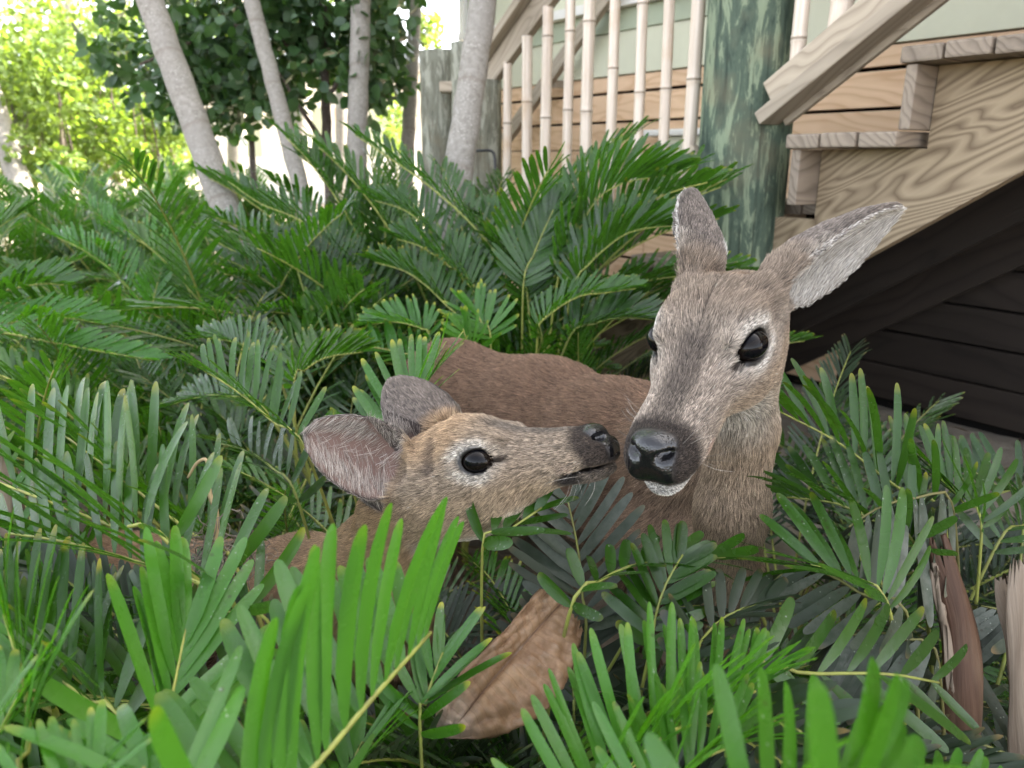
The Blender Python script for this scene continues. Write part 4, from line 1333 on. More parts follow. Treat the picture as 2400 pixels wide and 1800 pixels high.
    # clumps: hairs lean together
    q0 = p - d0 * .0006
    q1 = p + d0 * (Ln * .5)[:, None]
    q2 = q1 + d1 * (Ln * .5)[:, None]
    q2 += np.stack([lowf(p * 1.0, 260, seed + 3 + i) for i in range(3)], 1) * (Ln * .18)[:, None]
    pts = np.stack((q0, q1, q2), 1).reshape(-1, 3) - b0
    cv = bpy.data.hair_curves.new('fur')
    cv.add_curves([3] * m)
    cv.points.foreach_set('position', pts.astype(np.float32).ravel())
    rad = (.00014 + .00010 * smooth01(Ln, .008, .02)) * thin
    ra = np.stack((rad, rad * .85, rad * .15), 1)
    cv.points.foreach_set('radius', ra.astype(np.float32).ravel())
    def cell(q):
        k = np.floor(q).astype(np.int64)
        hsh = (k[:, 0] * 73856093) ^ (k[:, 1] * 19349663) ^ (k[:, 2] * 83492791)
        return ((hsh * 2654435761) % 100003) / 100003.0
    sz = .0020 + .0016 * smooth01(Ln, .008, .02)
    tone = np.exp(r_.normal(0, .28, m) + .95 * (cell(p / sz[:, None] + lowf(p, 300, 5)[:, None]) - .5)) * (1 + .12 * lowf(p, 160, seed + 9))
    agouti = r_.random(m)
    col = C * tone[:, None]
    col = np.where((agouti < .10)[:, None], col * .45, col)
    col = np.where((agouti > .93)[:, None], col * 1.35 + .02, col)
    at_ = cv.attributes.new('fur', 'FLOAT_COLOR', 'CURVE')
    at_.data.foreach_set('color', np.concatenate((np.clip(col, 0, 1), np.ones((m, 1))), 1).astype(np.float32).ravel())
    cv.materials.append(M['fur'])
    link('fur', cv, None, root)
    return root

def flow_from(segs):
    """Fur lies along the nearest skeleton piece, in its direction."""
    A = np.array([s[0] for s in segs], float); B = np.array([s[1] for s in segs], float); Rr = np.array([s[2] for s in segs])
    Dv = np.array([nrm(s[3]) for s in segs])
    def fn(P):
        out = np.zeros((len(P), 3)); wt = np.zeros(len(P))
        for a, b, r, d in zip(A, B, Rr, Dv):
            ab = b - a
            t = np.clip((P - a) @ ab / (ab @ ab), 0, 1)
            dist = np.linalg.norm(P - a - t[:, None] * ab, axis=1) / r
            w = np.exp(-2.5 * dist ** 2) + 1e-9
            out += w[:, None] * d; wt += w
        return out / wt[:, None]
    return fn

def leg(skel, top, knee, hock, foot, r0, r1, r2):
    skel.append((top, knee, r0, r1, .04)); skel.append((knee, hock, r1 * .95, r2, .012)); skel.append((hock, foot, r2, r2 * 1.15, .008))

# ---------------- doe
poll = at(1716, 655, .800); nose_t = at(1503, 1004, .655)
HD = Head(poll, nose_t, cvec(.80, -.12, -.57))
eb1 = HD.w(.02, .185, -.03); eb2 = HD.w(.02, -.175, -.02)
def ear_to(H, b, tip, op, w, cup):
    E = ear_frame(H, b, tip, op); E['w'] = w; E['cup'] = cup
    E['shape'] = np.array((.42, .74, .98, 1.0, .88, .66, .42, .10) if H.young else (.42, .68, .94, 1.0, .86, .54, .28, .05))
    return E
earsD = [ear_to(HD, eb1, at(2122, 492, .835), cvec(.52, -.64, -.52), .094, .85),
         ear_to(HD, eb2, at(1612, 447, .905), cvec(-.92, -.10, .25), .088, .9)]
W_ = lambda px, py, d, dz=0.0: at(px, py, d) + np.array((0, 0, dz))
nb = HD.w(-.02, 0, -.20)
n1 = at(1738, 1000, .872); n2 = at(1716, 1190, .905); n3 = at(1694, 1340, .95)
wit = W_(1600, 950, 1.10, -.100); rib = W_(1470, 905, 1.22, -.135); loin = W_(1280, 843, 1.38, -.126); rump = W_(1055, 815, 1.54, -.098)
tailb = rump + np.array((-.07, .085, -.02))
chest = n3 + np.array((.0, .10, -.03))
skD = [(wit, rib, .105, .128, .05), (rib, loin, .122, .112, .06), (loin, rump, .112, .100, .06), (rump, tailb, .098, .06, .05),
       (chest, wit, .052, .092, .035), (chest, rib + np.array((0, 0, -.03)), .054, .112, .035),
       (n2, n3, .038, .041, .025), (n1, n2, .035, .038, .02), (nb, n1, .046, .035, .02), (n3, chest, .040, .052, .025)]
fwd = nrm(wit - rump) * np.array((1, 1, 0)); lat = np.array((-fwd[1], fwd[0], 0))
for sg in (1, -1):
    t = chest + lat * .05 * sg - fwd * .06; g = np.array((t[0], t[1], 0))
    leg(skD, t, g + ZZ * .30 + fwd * .01, g + ZZ * .13 + fwd * .0, g + ZZ * .02 + fwd * .02, .055, .020, .013)
    t = rump + lat * .055 * sg - ZZ * .06; g = np.array((t[0], t[1], 0)) - fwd * .06
    leg(skD, t, g + ZZ * .34 + fwd * .08, g + ZZ * .20 - fwd * .03, g + ZZ * .02, .075, .036, .014)
skD.append((tailb, tailb - fwd * .05 - ZZ * .09, .022, .012, .02))
flD = flow_from([(wit, rib, .12, rib - wit + ZZ * -.05), (rib, loin, .12, loin - rib + ZZ * -.06), (loin, rump, .11, rump - loin + ZZ * -.06), (chest, wit, .09, -ZZ * .5 + rib - wit),
                 (n2, n3, .06, n3 - n2), (n1, n2, .05, n2 - n1), (nb, n1, .06, n1 - nb), (n3, chest, .08, chest - n3 - ZZ * .1), (chest, chest - ZZ * .4, .08, -ZZ)])
def bodyD(P):
    A, B = n1, wit + (rib - wit) * .25
    t = (P - A) @ (B - A) / ((B - A) @ (B - A))
    return 1 - smooth01(t, .40, .85)
def visD(P, N):
    d = np.array((0, 0, CAM_H)) - P
    r = np.linalg.norm(d, axis=1)
    fac = (N * d).sum(1) / r
    w = np.clip(.95 - r, 0, 1)
    return (fac > -.35) * np.where(P[:, 2] < .42, .12, 1.0) * np.interp(r, (.6, .8, 1.0, 1.6), (1.5, 1.25, .75, .45))
allp = np.array([s[0] for s in skD] + [s[1] for s in skD] + [E['b'] + E['e'] * E['L'] for E in earsD] + [nose_t])
headp = np.array([nose_t, poll, HD.w(0, .3, .15), HD.w(.3, -.3, -.5), HD.w(.3, .3, -.5), HD.w(.1, -.3, .2)] + [E['b'] + E['e'] * E['L'] * 1.03 + j * E['t'] * .04 for E in earsD for j in (-1, 1)])
HAIRS = 330000
deer('adult doe with a grizzled grey brown face standing before the stairs and lowering her nose', HD, earsD, skD, flD, bodyD,
     allp.min(0) - .16, allp.max(0) + .16, (headp.min(0) - .03, headp.max(0) + .03), HAIRS, 21, visD)

# ---------------- fawn
pollF = at(1003, 1054, .795); noseF = at(1408, 972, .722)
aF = nrm(noseF - pollF)
HF = Head(pollF, noseF, cvec(-.06, .02, 1.0), True)
ebn = HF.w(-.01, -.185, -.10); ebf = HF.w(.02, .165, .0)
earsF = [ear_to(HF, ebn, at(712, 1012, .80), cvec(-.05, .05, -1.0), .078, .60),
         ear_to(HF, ebf, at(915, 896, .865), cvec(-.35, .10, 1.0), .078, .8)]
nbF = HF.w(-.02, 0, -.2)
f1 = at(955, 1195, .83); f2 = at(900, 1330, .88); f3 = at(830, 1420, .95)
witF = W_(700, 1290, .98, -.088); ribF = W_(540, 1290, 1.06, -.110); rumpF = W_(270, 1235, 1.20, -.105)
chF = f3 + np.array((.02, .0, -.03))
skF = [(witF, ribF, .080, .098, .04), (ribF, rumpF, .098, .085, .04), (chF, witF, .06, .08, .05), (chF, ribF + np.array((0, 0, -.03)), .06, .09, .05),
       (nbF, f1, .052, .046, .02), (f1, f2, .046, .050, .02), (f2, f3, .050, .06, .03), (f3, chF, .06, .062, .03), (f2, witF + np.array((0, 0, .02)), .044, .06, .05)]
fwF = nrm((witF - rumpF) * np.array((1, 1, 0))); laF = np.array((-fwF[1], fwF[0], 0))
for sg in (1, -1):
    t = chF + laF * .04 * sg - fwF * .03; g = np.array((t[0], t[1], 0))
    leg(skF, t, g + ZZ * .24, g + ZZ * .11, g + ZZ * .015 + fwF * .015, .045, .017, .011)
    t = rumpF + laF * .045 * sg - ZZ * .05; g = np.array((t[0], t[1], 0)) - fwF * .05
    leg(skF, t, g + ZZ * .26 + fwF * .07, g + ZZ * .16 - fwF * .025, g + ZZ * .015, .06, .03, .012)
skF.append((rumpF - fwF * .08, rumpF - fwF * .13 - ZZ * .06, .02, .012, .02))
flF = flow_from([(witF, ribF, .09, ribF - witF - ZZ * .04), (ribF, rumpF, .09, rumpF - ribF - ZZ * .05), (chF, witF, .07, ribF - witF - ZZ * .2), (nbF, f1, .055, f1 - nbF), (f1, f2, .05, f2 - f1 - .3 * fwF), (f2, f3, .05, f3 - f2), (chF, chF - ZZ * .3, .06, -ZZ)])
def bodyF(P):
    t = (P - f1) @ (witF - f1) / ((witF - f1) @ (witF - f1))
    return 1 - smooth01(t, .3, 1.0)
allf = np.array([s[0] for s in skF] + [s[1] for s in skF] + [E['b'] + E['e'] * E['L'] for E in earsF] + [noseF])
headf = np.array([noseF, pollF, HF.w(.3, .3, .2), HF.w(.3, -.3, -.5), HF.w(.0, -.3, .2)] + [E['b'] + E['e'] * E['L'] * 1.03 + j * E['t'] * .04 for E in earsF for j in (-1, 1)])
deer('young fawn with a rusty crown and pale lined ears stretching its nose to the doe', HF, earsF, skF, flF, bodyF,
     allf.min(0) - .14, allf.max(0) + .14, (headf.min(0) - .03, headf.max(0) + .03), int(HAIRS * .85), 22, visD, True)

# ================================================================== COONTIE PLANTS
SKELS = skD + skF
def inside_deer(P, pad=.012):
    m = np.zeros(len(P), bool)
    for a, b, ra, rb, k in SKELS:
        a = np.asarray(a); b = np.asarray(b); ab = b - a
        t = np.clip((P - a) @ ab / (ab @ ab), 0, 1)
        m |= np.linalg.norm(P - a - t[:, None] * ab, axis=1) < ra + (rb - ra) * t + pad
    return m
def project(P):
    q = P - np.array((0, 0, CAM_H))
    d = q @ CF
    return 1200 + FPX * (q @ CR) / np.maximum(d, .01), 900 - FPX * (q @ CU) / np.maximum(d, .01), d
NEAR_X = (-900, 440, 460, 690, 720, 950, 1000, 1030, 1380, 1440, 1460, 1590, 1620, 1830, 1850, 2150, 2170, 2320, 2330, 3300)
NEAR_Y = (1040, 1040, 1290, 1290, 1320, 1330, 1330, 1600, 1500, 1290, 1360, 1360, 1430, 1430, 1230, 1230, 1620, 1620, 1560, 1560)
MID_X = (-900, 440, 460, 690, 720, 940, 960, 1560, 1580, 1850, 1870, 3300)
MID_Y = (700, 700, 860, 860, 960, 960, 1260, 1300, 1380, 1380, 1000, 1000)
def blocks_view(P):
    x, y, d = project(P)
    n = (d > .05) & (d < 1.0) & (y < np.interp(x, NEAR_X, NEAR_Y))
    m = (d >= 1.0) & (d < 1.62) & (y < np.interp(x, MID_X, MID_Y))
    return n | m | ((d > -.3) & (d < .42))

def add_split_frond(parent, geo, rmat, lmat, b0, protect=False):
    (V, F, rd), lf = geo
    fr = link('frond', mesh_np('frond', V - b0, F, {'leafdata': rd}), rmat, parent)
    for p, W, q, d, ac in lf:
        if protect and inside_deer(W[::3] + p, -.004).any(): continue
        link('leaflet', mesh_np('leaflet', W, q, {'leafdata': d, 'across': ac}), lmat, fr, p - b0)
    return fr
def add_joined_frond(parent, geo, rmat, lmat, b0):
    me = frond_mesh_joined(geo)
    co = np.zeros(len(me.vertices) * 3, np.float32); me.vertices.foreach_get('co', co)
    me.vertices.foreach_set('co', (co.reshape(-1, 3) - b0.astype(np.float32)).ravel()); me.update()
    o = link('frond', me, rmat, parent); me.materials.append(lmat)
    return o

def hero(name, label, base, fronds, group='coontie plants in the bed', seed=0):
    """base: photo column and depth of the crown on the soil; fronds: dicts with visible points on the midrib from foot to tip."""
    r_ = np.random.default_rng(seed + 100)
    g = at(base[0], 900, base[1]); g[2] = 0.015
    t = thing('coontie_plant', label, 'coontie plant', g, group)
    b0 = np.array(t.location)
    for f in fronds:
        pts = [at(*p) for p in f['pts']]
        foot = g + np.array((r_.uniform(-.03, .03), r_.uniform(-.03, .03), 0))
        d_in = nrm(pts[1] - pts[0])
        mid = (foot * .45 + (pts[0] - d_in * .10) * .55)
        C = spline([foot, mid] + pts, 44)
        # fraction where the leaflets begin
        i0 = np.argmin(np.linalg.norm(C - pts[0], axis=1)) / 43
        kw = dict(L=.09, w=.011, pairs=12, vdeg=50, ang=(65, 30), droop=.10, tone=(.3, .7), dust=0.0, tip=.08, jit=.10, rad=.0036, ns=7)
        kw.update({k: v for k, v in f.items() if k not in ('pts', 'A', 'mat', 'split')})
        if f.get('split', True): kw['w'] *= .9; kw['pairs'] = int(kw['pairs'] * 1.12); kw['jit'] *= .8
        pairs, L, w = kw.pop('pairs'), kw.pop('L'), kw.pop('w')
        if not f.get('split', True): pairs = int(pairs * 1.55); w *= .90; L *= 1.06; kw['jit'] = .05
        geo = frond_geo(C, f.get('A', cvec(0, .9, -.4)), pairs, L, w, r_, t0=i0, **kw)
        lm = M[f.get('mat', 'frond')]
        (add_split_frond if f.get('split', True) else add_joined_frond)(t, geo, M['rachis'], lm, b0)
    return t

# ---- fronds close to the lens
hero('coontie_plant', 'bright green coontie with one large frond raised in front of the fawn neck', (560, .40), [
    dict(pts=[(500, 2070, .38), (630, 1910, .405), (740, 1795, .43), (870, 1640, .465), (1010, 1482, .52)], A=cvec(-.74, .62, -.22), L=.128, w=.0135, pairs=15, vdeg=58, ang=(92, 40), mat='frond_bright', tone=(.45, .5), tip=.1, Lprof=((0, .62), (.2, .9), (.5, 1), (.85, .85), (1, .6)), rad=.0042, jit=.06)], seed=1)
hero('coontie_plant', 'coontie with a pale fan shaped frond on a yellow midrib below the fawn back', (360, .52), [
    dict(pts=[(380, 1790, .51), (390, 1700, .52), (402, 1640, .53), (436, 1470, .56)], A=cvec(.42, .15, -.85), L=.115, w=.0118, pairs=9, vdeg=24, ang=(52, 10), mat='frond_bright', tone=(.8, .95), tip=.1, jit=.05, rad=.0032),
    dict(pts=[(470, 1990, .50), (560, 1850, .54), (640, 1740, .60), (700, 1640, .66)], A=cvec(-.3, .7, -.5), L=.07, w=.009, pairs=12, vdeg=40, tone=(.3, .5))], seed=2)
hero('coontie_plant', 'dark coontie with orange tipped upright leaflets on a brown midrib', (340, .62), [
    dict(pts=[(303, 1715, .58), (200, 1640, .60), (86, 1539, .63), (-10, 1450, .66)], A=cvec(.25, .9, -.3), L=.125, w=.0125, pairs=12, vdeg=60, ang=(72, 35), tone=(.45, .65), tip=.8),
    dict(pts=[(420, 1640, .70), (300, 1540, .74), (190, 1450, .78)], A=cvec(.2, .8, -.5), L=.10, w=.011, pairs=10, tone=(.1, .3))], seed=3)
hero('coontie_plant', 'coontie whose long dark frond crosses in front of the fawn back', (610, .80), [
    dict(pts=[(557, 1337, .72), (457, 1257, .75), (371, 1190, .78), (270, 1110, .81), (150, 1020, .84)], A=cvec(.2, .9, -.25), L=.125, w=.0135, pairs=14, vdeg=60, ang=(68, 36), tone=(.6, .85), tip=.45),
    dict(pts=[(420, 1300, .66), (265, 1235, .70), (150, 1190, .73), (20, 1140, .76), (-120, 1090, .79)], A=cvec(.15, .9, -.35), L=.14, w=.0135, pairs=14, vdeg=60, ang=(76, 42), tone=(.7, .9), tip=.3),
    dict(pts=[(560, 1440, .60), (470, 1370, .63), (330, 1320, .66), (150, 1270, .70), (20, 1250, .74)], A=cvec(.15, .9, -.3), L=.12, w=.0125, pairs=15, vdeg=55, ang=(74, 40), tone=(.45, .65), tip=.2),
    dict(pts=[(640, 1480, .70), (560, 1440, .70), (450, 1420, .72), (330, 1400, .75)], A=cvec(.1, .85, -.5), L=.08, w=.010, pairs=10, tone=(.1, .3), vdeg=35)], seed=4)
hero('coontie_plant', 'coontie with an olive speckled frond standing left of the fawn ears', (790, 1.06), [
    dict(pts=[(723, 1071, .98), (640, 990, .99), (560, 920, 1.01), (478, 868, 1.03)], A=cvec(.25, .85, -.45), L=.092, w=.0095, pairs=14, vdeg=48, ang=(72, 35), tone=(.6, .75), tip=.3),
    dict(pts=[(700, 1180, .95), (640, 1100, .98), (585, 1060, 1.02), (520, 1040, 1.05)], A=cvec(.1, .8, -.5), L=.075, w=.010, pairs=10, tone=(.1, .25), dust=.15)], seed=5)
hero('coontie_plant', 'coontie with a yellow tipped frond between the fawn ears and the doe rump', (880, 1.07), [
    dict(pts=[(905, 1100, .98), (930, 1030, .99), (960, 960, 1.01), (1006, 888, 1.03)], A=cvec(-.62, .40, -.65), L=.128, w=.0112, pairs=13, vdeg=34, ang=(75, 25), mat='frond_bright', tone=(.25, .45), tip=1.0),
    dict(pts=[(830, 1160, .99), (790, 1100, 1.0), (750, 1060, 1.02)], A=cvec(0, .8, -.5), L=.06, w=.010, pairs=7, tone=(.3, .5))], seed=6)
hero('coontie_plant', 'low dark coontie spreading rounded leaflets before the doe chest', (1360, .86), [
    dict(pts=[(1334, 1440, .70), (1411, 1360, .72), (1488, 1324, .74), (1578, 1316, .76), (1700, 1308, .79)], A=cvec(-.15, .8, -.5), L=.060, w=.0125, pairs=10, vdeg=32, ang=(75, 10), tone=(.3, .45), Lprof=((0, .75), (.35, .6), (.7, 1.0), (1, 1.3)), tip=.05),
    dict(pts=[(1372, 1500, .80), (1365, 1400, .81), (1355, 1290, .83), (1329, 1165, .86)], A=cvec(-.1, .25, -.95), L=.098, w=.0125, pairs=12, vdeg=14, ang=(62, 38), dust=.28, tone=(.3, .6), mat='frond_old'),
    dict(pts=[(1345, 1690, .78), (1343, 1600, .80), (1350, 1470, .83)], A=cvec(.05, .3, -.95), L=.10, w=.015, pairs=10, vdeg=8, ang=(66, 52), tone=(.1, .3), mat='frond_old', dust=.08),
    dict(pts=[(1130, 1300, .73), (1190, 1245, .735), (1270, 1190, .745)], A=cvec(-.1, .75, -.6), L=.058, w=.0135, pairs=5, vdeg=20, ang=(60, 18), tone=(.35, .5)),
    dict(pts=[(1610, 1580, .67), (1645, 1500, .69), (1710, 1440, .71), (1810, 1405, .73)], A=cvec(-.1, .85, -.5), L=.056, w=.0115, pairs=11, vdeg=35, ang=(75, 20), tone=(.15, .3), mat='frond_old'),
    dict(pts=[(1520, 1540, .70), (1535, 1450, .715), (1560, 1370, .73), (1600, 1300, .745)], A=cvec(-.1, .35, -.9), L=.062, w=.0115, pairs=10, vdeg=16, ang=(68, 25), tone=(.1, .3)),
    dict(pts=[(1480, 1480, .78), (1560, 1430, .80), (1640, 1420, .82)], A=cvec(0, .8, -.5), L=.06, w=.012, pairs=9, vdeg=20, tone=(.05, .2), mat='frond_old')], seed=7)
hero('coontie_plant', 'small coontie with stubby yellow tipped leaflets beside the dead brown leaf', (1020, .62), [
    dict(pts=[(985, 1720, .60), (998, 1650, .61), (1008, 1610, .61), (1038, 1530, .63)], A=cvec(-.35, .45, -.8), L=.075, w=.0095, pairs=8, vdeg=26, ang=(62, 16), mat='frond_bright', tone=(.2, .45), tip=.95),
    dict(pts=[(760, 1960, .50), (800, 1840, .53), (850, 1740, .57)], A=cvec(-.3, .6, -.7), L=.085, w=.0075, pairs=11, vdeg=25, ang=(50, 22), tone=(.4, .6), mat='frond_bright')], seed=8)
hero('coontie_plant', 'coontie with a row of upright glaucous leaflets low in front of the dead leaf', (1240, .48), [
    dict(pts=[(1345, 1990, .47), (1415, 1880, .49), (1515, 1760, .51), (1630, 1685, .54), (1770, 1620, .57)], A=cvec(-.34, .88, -.25), L=.092, w=.0082, pairs=24, vdeg=58, ang=(80, 40), mat='frond_bright', tone=(.7, .95), tip=.1, jit=.10),
    dict(pts=[(1500, 1990, .44), (1560, 1860, .46), (1640, 1780, .48), (1740, 1740, .5)], A=cvec(-.3, .85, -.3), L=.07, w=.0075, pairs=16, vdeg=50, mat='frond_bright', tone=(.4, .6), tip=.15)], seed=9)
hero('coontie_plant', 'blurred bright coontie leaflets almost touching the lens below the doe', (1760, .34), [
    dict(pts=[(1690, 2090, .31), (1830, 1960, .32), (1990, 1880, .34)], A=cvec(-.35, .85, -.25), L=.075, w=.0115, pairs=6, vdeg=58, ang=(75, 40), mat='frond_bright', tone=(.45, .6), tip=.0),
    dict(pts=[(1930, 2020, .275), (1985, 1880, .28), (2060, 1760, .285)], A=cvec(.3, .5, -.8), L=.075, w=.0120, pairs=3, vdeg=10, ang=(20, 5), mat='frond_bright', tone=(.1, .2), tip=.0),
    dict(pts=[(2050, 1990, .42), (2170, 1900, .44), (2330, 1860, .46)], A=cvec(-.2, .9, -.3), L=.045, w=.0085, pairs=9, vdeg=55, mat='frond_bright', tone=(.5, .7), tip=.1)], seed=10)
hero('coontie_plant', 'coontie with stiff olive leaflets raised against the dark space under the stairs', (2250, .92), [
    dict(pts=[(2215, 1225, .86), (2150, 1175, .865), (2072, 1119, .87), (1958, 1033, .89), (1822, 962, .91)], A=cvec(.25, .88, -.3), L=.115, w=.0098, pairs=12, vdeg=58, ang=(76, 34), tone=(.35, .6), tip=.3),
    dict(pts=[(2150, 1300, .82), (2050, 1225, .83), (1960, 1180, .85), (1840, 1165, .88)], A=cvec(.2, .85, -.4), L=.090, w=.0102, pairs=12, vdeg=50, ang=(72, 38), tone=(.1, .3), dust=.05),
    dict(pts=[(2235, 1205, .84), (2150, 1168, .82), (2060, 1190, .80), (1990, 1235, .79)], A=cvec(0, .9, -.4), L=.125, w=.0155, pairs=9, vdeg=-5, ang=(75, 50), hang=1.25, dust=.7, tone=(.4, .7), mat='frond_old'),
    dict(pts=[(2400, 1200, 1.08), (2330, 1135, 1.10), (2262, 1095, 1.13)], A=cvec(.1, .6, -.8), L=.085, w=.011, pairs=10, vdeg=30, ang=(60, 45), tone=(.15, .3)),
    dict(pts=[(2300, 1260, .88), (2260, 1180, .90), (2190, 1110, .92)], A=cvec(.3, .7, -.6), L=.10, w=.0100, pairs=11, vdeg=35, tone=(.3, .5)),
    dict(pts=[(2330, 1290, .90), (2400, 1230, .93), (2480, 1190, .95)], A=cvec(-.2, .7, -.6), L=.095, w=.0100, pairs=11, vdeg=25, tone=(.3, .5), dust=.15)], seed=11)
hero('coontie_plant', 'dusty grey drooping coontie around the broken brown frond base', (2180, .80), [
    dict(pts=[(2130, 1460, .75), (2030, 1400, .76), (1940, 1345, .78), (1860, 1330, .80), (1800, 1375, .82)], A=cvec(.1, .9, -.4), L=.08, w=.0130, pairs=12, vdeg=5, ang=(72, 40), hang=.55, dust=.55, tone=(.3, .6), mat='frond_old'),
    dict(pts=[(2090, 1450, .73), (1990, 1350, .75), (1900, 1325, .77)], A=cvec(.1, .75, -.6), L=.115, w=.0112, pairs=10, vdeg=30, ang=(70, 30), tone=(.6, .8)),
    dict(pts=[(1740, 1590, .62), (1900, 1580, .635), (2080, 1580, .65), (2200, 1600, .67)], A=cvec(0, .45, -.88), L=.095, w=.0130, pairs=7, vdeg=8, ang=(48, 35), tone=(.35, .5), dust=.1),
    dict(pts=[(2200, 1560, .72), (2120, 1500, .73), (2040, 1480, .74), (1960, 1500, .75)], A=cvec(0, .9, -.4), L=.10, w=.0150, pairs=9, vdeg=0, ang=(75, 50), hang=1.0, dust=.65, tone=(.3, .6), mat='frond_old')], seed=12)
hero('coontie_plant', 'coontie with broad dull leaflets lying flat below the dry pale sheath', (2420, .84), [
    dict(pts=[(2440, 1830, .80), (2340, 1760, .80), (2230, 1730, .80), (2130, 1750, .80)], A=cvec(0, .8, -.6), L=.105, w=.0160, pairs=8, vdeg=0, ang=(60, 30), tone=(.2, .4), dust=.35, mat='frond_old'),
    dict(pts=[(2450, 1500, .86), (2380, 1440, .87), (2300, 1420, .88)], A=cvec(0, .8, -.6), L=.09, w=.014, pairs=8, vdeg=5, hang=.6, dust=.5, mat='frond_old')], seed=13)
hero('coontie_plant', 'lime green coontie filling the frame corner below the orange tipped leaflets', (40, .44), [
    dict(pts=[(60, 1900, .42), (70, 1750, .44), (55, 1600, .46), (10, 1440, .48)], A=cvec(-.25, .35, -.85), L=.10, w=.0085, pairs=15, vdeg=45, ang=(60, 25), tone=(.55, .75), tip=.25, mat='frond_bright'),
    dict(pts=[(430, 1990, .37), (390, 1880, .385), (335, 1800, .40)], A=cvec(.4, .6, -.6), L=.092, w=.0095, pairs=6, vdeg=15, ang=(50, 12), tone=(.8, .95), tip=.05, mat='frond_bright'),
    dict(pts=[(140, 2040, .36), (190, 1900, .37), (240, 1790, .38)], A=cvec(-.2, .5, -.8), L=.052, w=.0062, pairs=10, vdeg=38, tone=(.5, .7), tip=.5, mat='frond_bright'),
    dict(pts=[(-60, 1900, .40), (-20, 1760, .42), (40, 1640, .44)], A=cvec(-.2, .5, -.8), L=.065, w=.0068, pairs=12, vdeg=38, tone=(.5, .7), tip=.5, mat='frond_bright')], seed=14)

# ---- fronds behind the deer
J = dict(split=False, ns=6, rad=.005)
DENS = 1.25
hero('coontie_plant', 'tall coontie arching its fronds against the bamboo railing', (1290, 1.98), [
    dict(pts=[(1262, 760, 1.93), (1200, 640, 1.95), (1100, 520, 2.0), (1000, 432, 2.05), (905, 365, 2.1), (832, 316, 2.15)], A=cvec(.35, .85, -.4), L=.105, w=.0115, pairs=24, vdeg=48, ang=(70, 32), tone=(.3, .4), **J),
    dict(pts=[(1226, 680, 1.88), (1250, 600, 1.88), (1275, 540, 1.87), (1297, 492, 1.86)], A=cvec(-.1, .3, -.95), L=.13, w=.012, pairs=17, vdeg=20, ang=(62, 12), tone=(.4, .5), **J),
    dict(pts=[(1310, 640, 1.88), (1350, 552, 1.87), (1400, 467, 1.86), (1467, 428, 1.85), (1570, 410, 1.84)], A=cvec(-.4, .8, -.4), L=.15, w=.0135, pairs=24, vdeg=55, ang=(70, 26), tone=(.35, .45), **J),
    dict(pts=[(1340, 690, 1.82), (1378, 622, 1.80), (1449, 559, 1.78), (1504, 537, 1.77), (1590, 528, 1.76)], A=cvec(-.3, .85, -.4), L=.115, w=.012, pairs=24, vdeg=55, ang=(72, 28), tone=(.2, .3), **J),
    dict(pts=[(1260, 790, 1.72), (1290, 737, 1.70), (1356, 695, 1.68), (1412, 687, 1.67), (1490, 676, 1.66)], A=cvec(-.2, .85, -.5), L=.065, w=.008, pairs=22, vdeg=45, tone=(.5, .7), **J),
    dict(pts=[(1330, 800, 1.70), (1390, 760, 1.69), (1460, 745, 1.68), (1540, 750, 1.67)], A=cvec(-.2, .85, -.5), L=.09, w=.010, pairs=20, vdeg=40, tone=(.05, .2), **J),
    dict(pts=[(1240, 740, 1.92), (1225, 640, 1.96), (1180, 560, 2.0), (1130, 500, 2.04)], A=cvec(.2, .6, -.8), L=.12, w=.012, pairs=20, vdeg=35, tone=(.4, .5), **J)], seed=20)
hero('coontie_plant', 'coontie with yellow tipped young fronds just behind the doe back', (1060, 1.80), [
    dict(pts=[(1150, 800, 1.70), (1130, 760, 1.70), (1117, 728, 1.70)], A=cvec(.25, .3, -.9), L=.095, w=.0125, pairs=8, vdeg=15, ang=(75, 20), tone=(.4, .6), tip=1.0, mat='frond_bright', **J),
    dict(pts=[(1010, 800, 1.68), (985, 770, 1.68), (930, 755, 1.70), (870, 760, 1.72)], A=cvec(.1, .75, -.6), L=.075, w=.0105, pairs=14, vdeg=50, ang=(72, 25), tone=(.3, .5), tip=1.0, mat='frond_bright', **J),
    dict(pts=[(1000, 860, 1.66), (940, 830, 1.66), (880, 815, 1.67), (820, 810, 1.70)], A=cvec(.1, .75, -.6), L=.08, w=.0115, pairs=12, vdeg=25, ang=(75, 40), tone=(.5, .6), tip=.6, mat='frond_bright', **J),
    dict(pts=[(1090, 790, 1.85), (1040, 710, 1.87), (959, 641, 1.9), (880, 615, 1.93)], A=cvec(.2, .85, -.4), L=.095, w=.011, pairs=20, vdeg=50, ang=(75, 35), tone=(.35, .45), tip=.5, **J),
    dict(pts=[(1130, 740, 1.90), (1080, 650, 1.92), (993, 582, 1.95), (930, 560, 1.98)], A=cvec(.25, .8, -.5), L=.105, w=.0115, pairs=20, vdeg=50, ang=(75, 35), tone=(.3, .4), **J),
    dict(pts=[(1110, 700, 1.95), (1050, 590, 2.0), (960, 500, 2.05), (880, 470, 2.1)], A=cvec(.25, .8, -.5), L=.11, w=.0115, pairs=22, vdeg=50, ang=(72, 35), tone=(.3, .4), **J),
    dict(pts=[(1110, 830, 1.66), (1095, 800, 1.64), (1085, 770, 1.63)], A=cvec(.1, .4, -.9), L=.07, w=.010, pairs=7, vdeg=10, ang=(70, 20), tone=(.4, .5), tip=1.0, mat='frond_bright', **J)], seed=21)
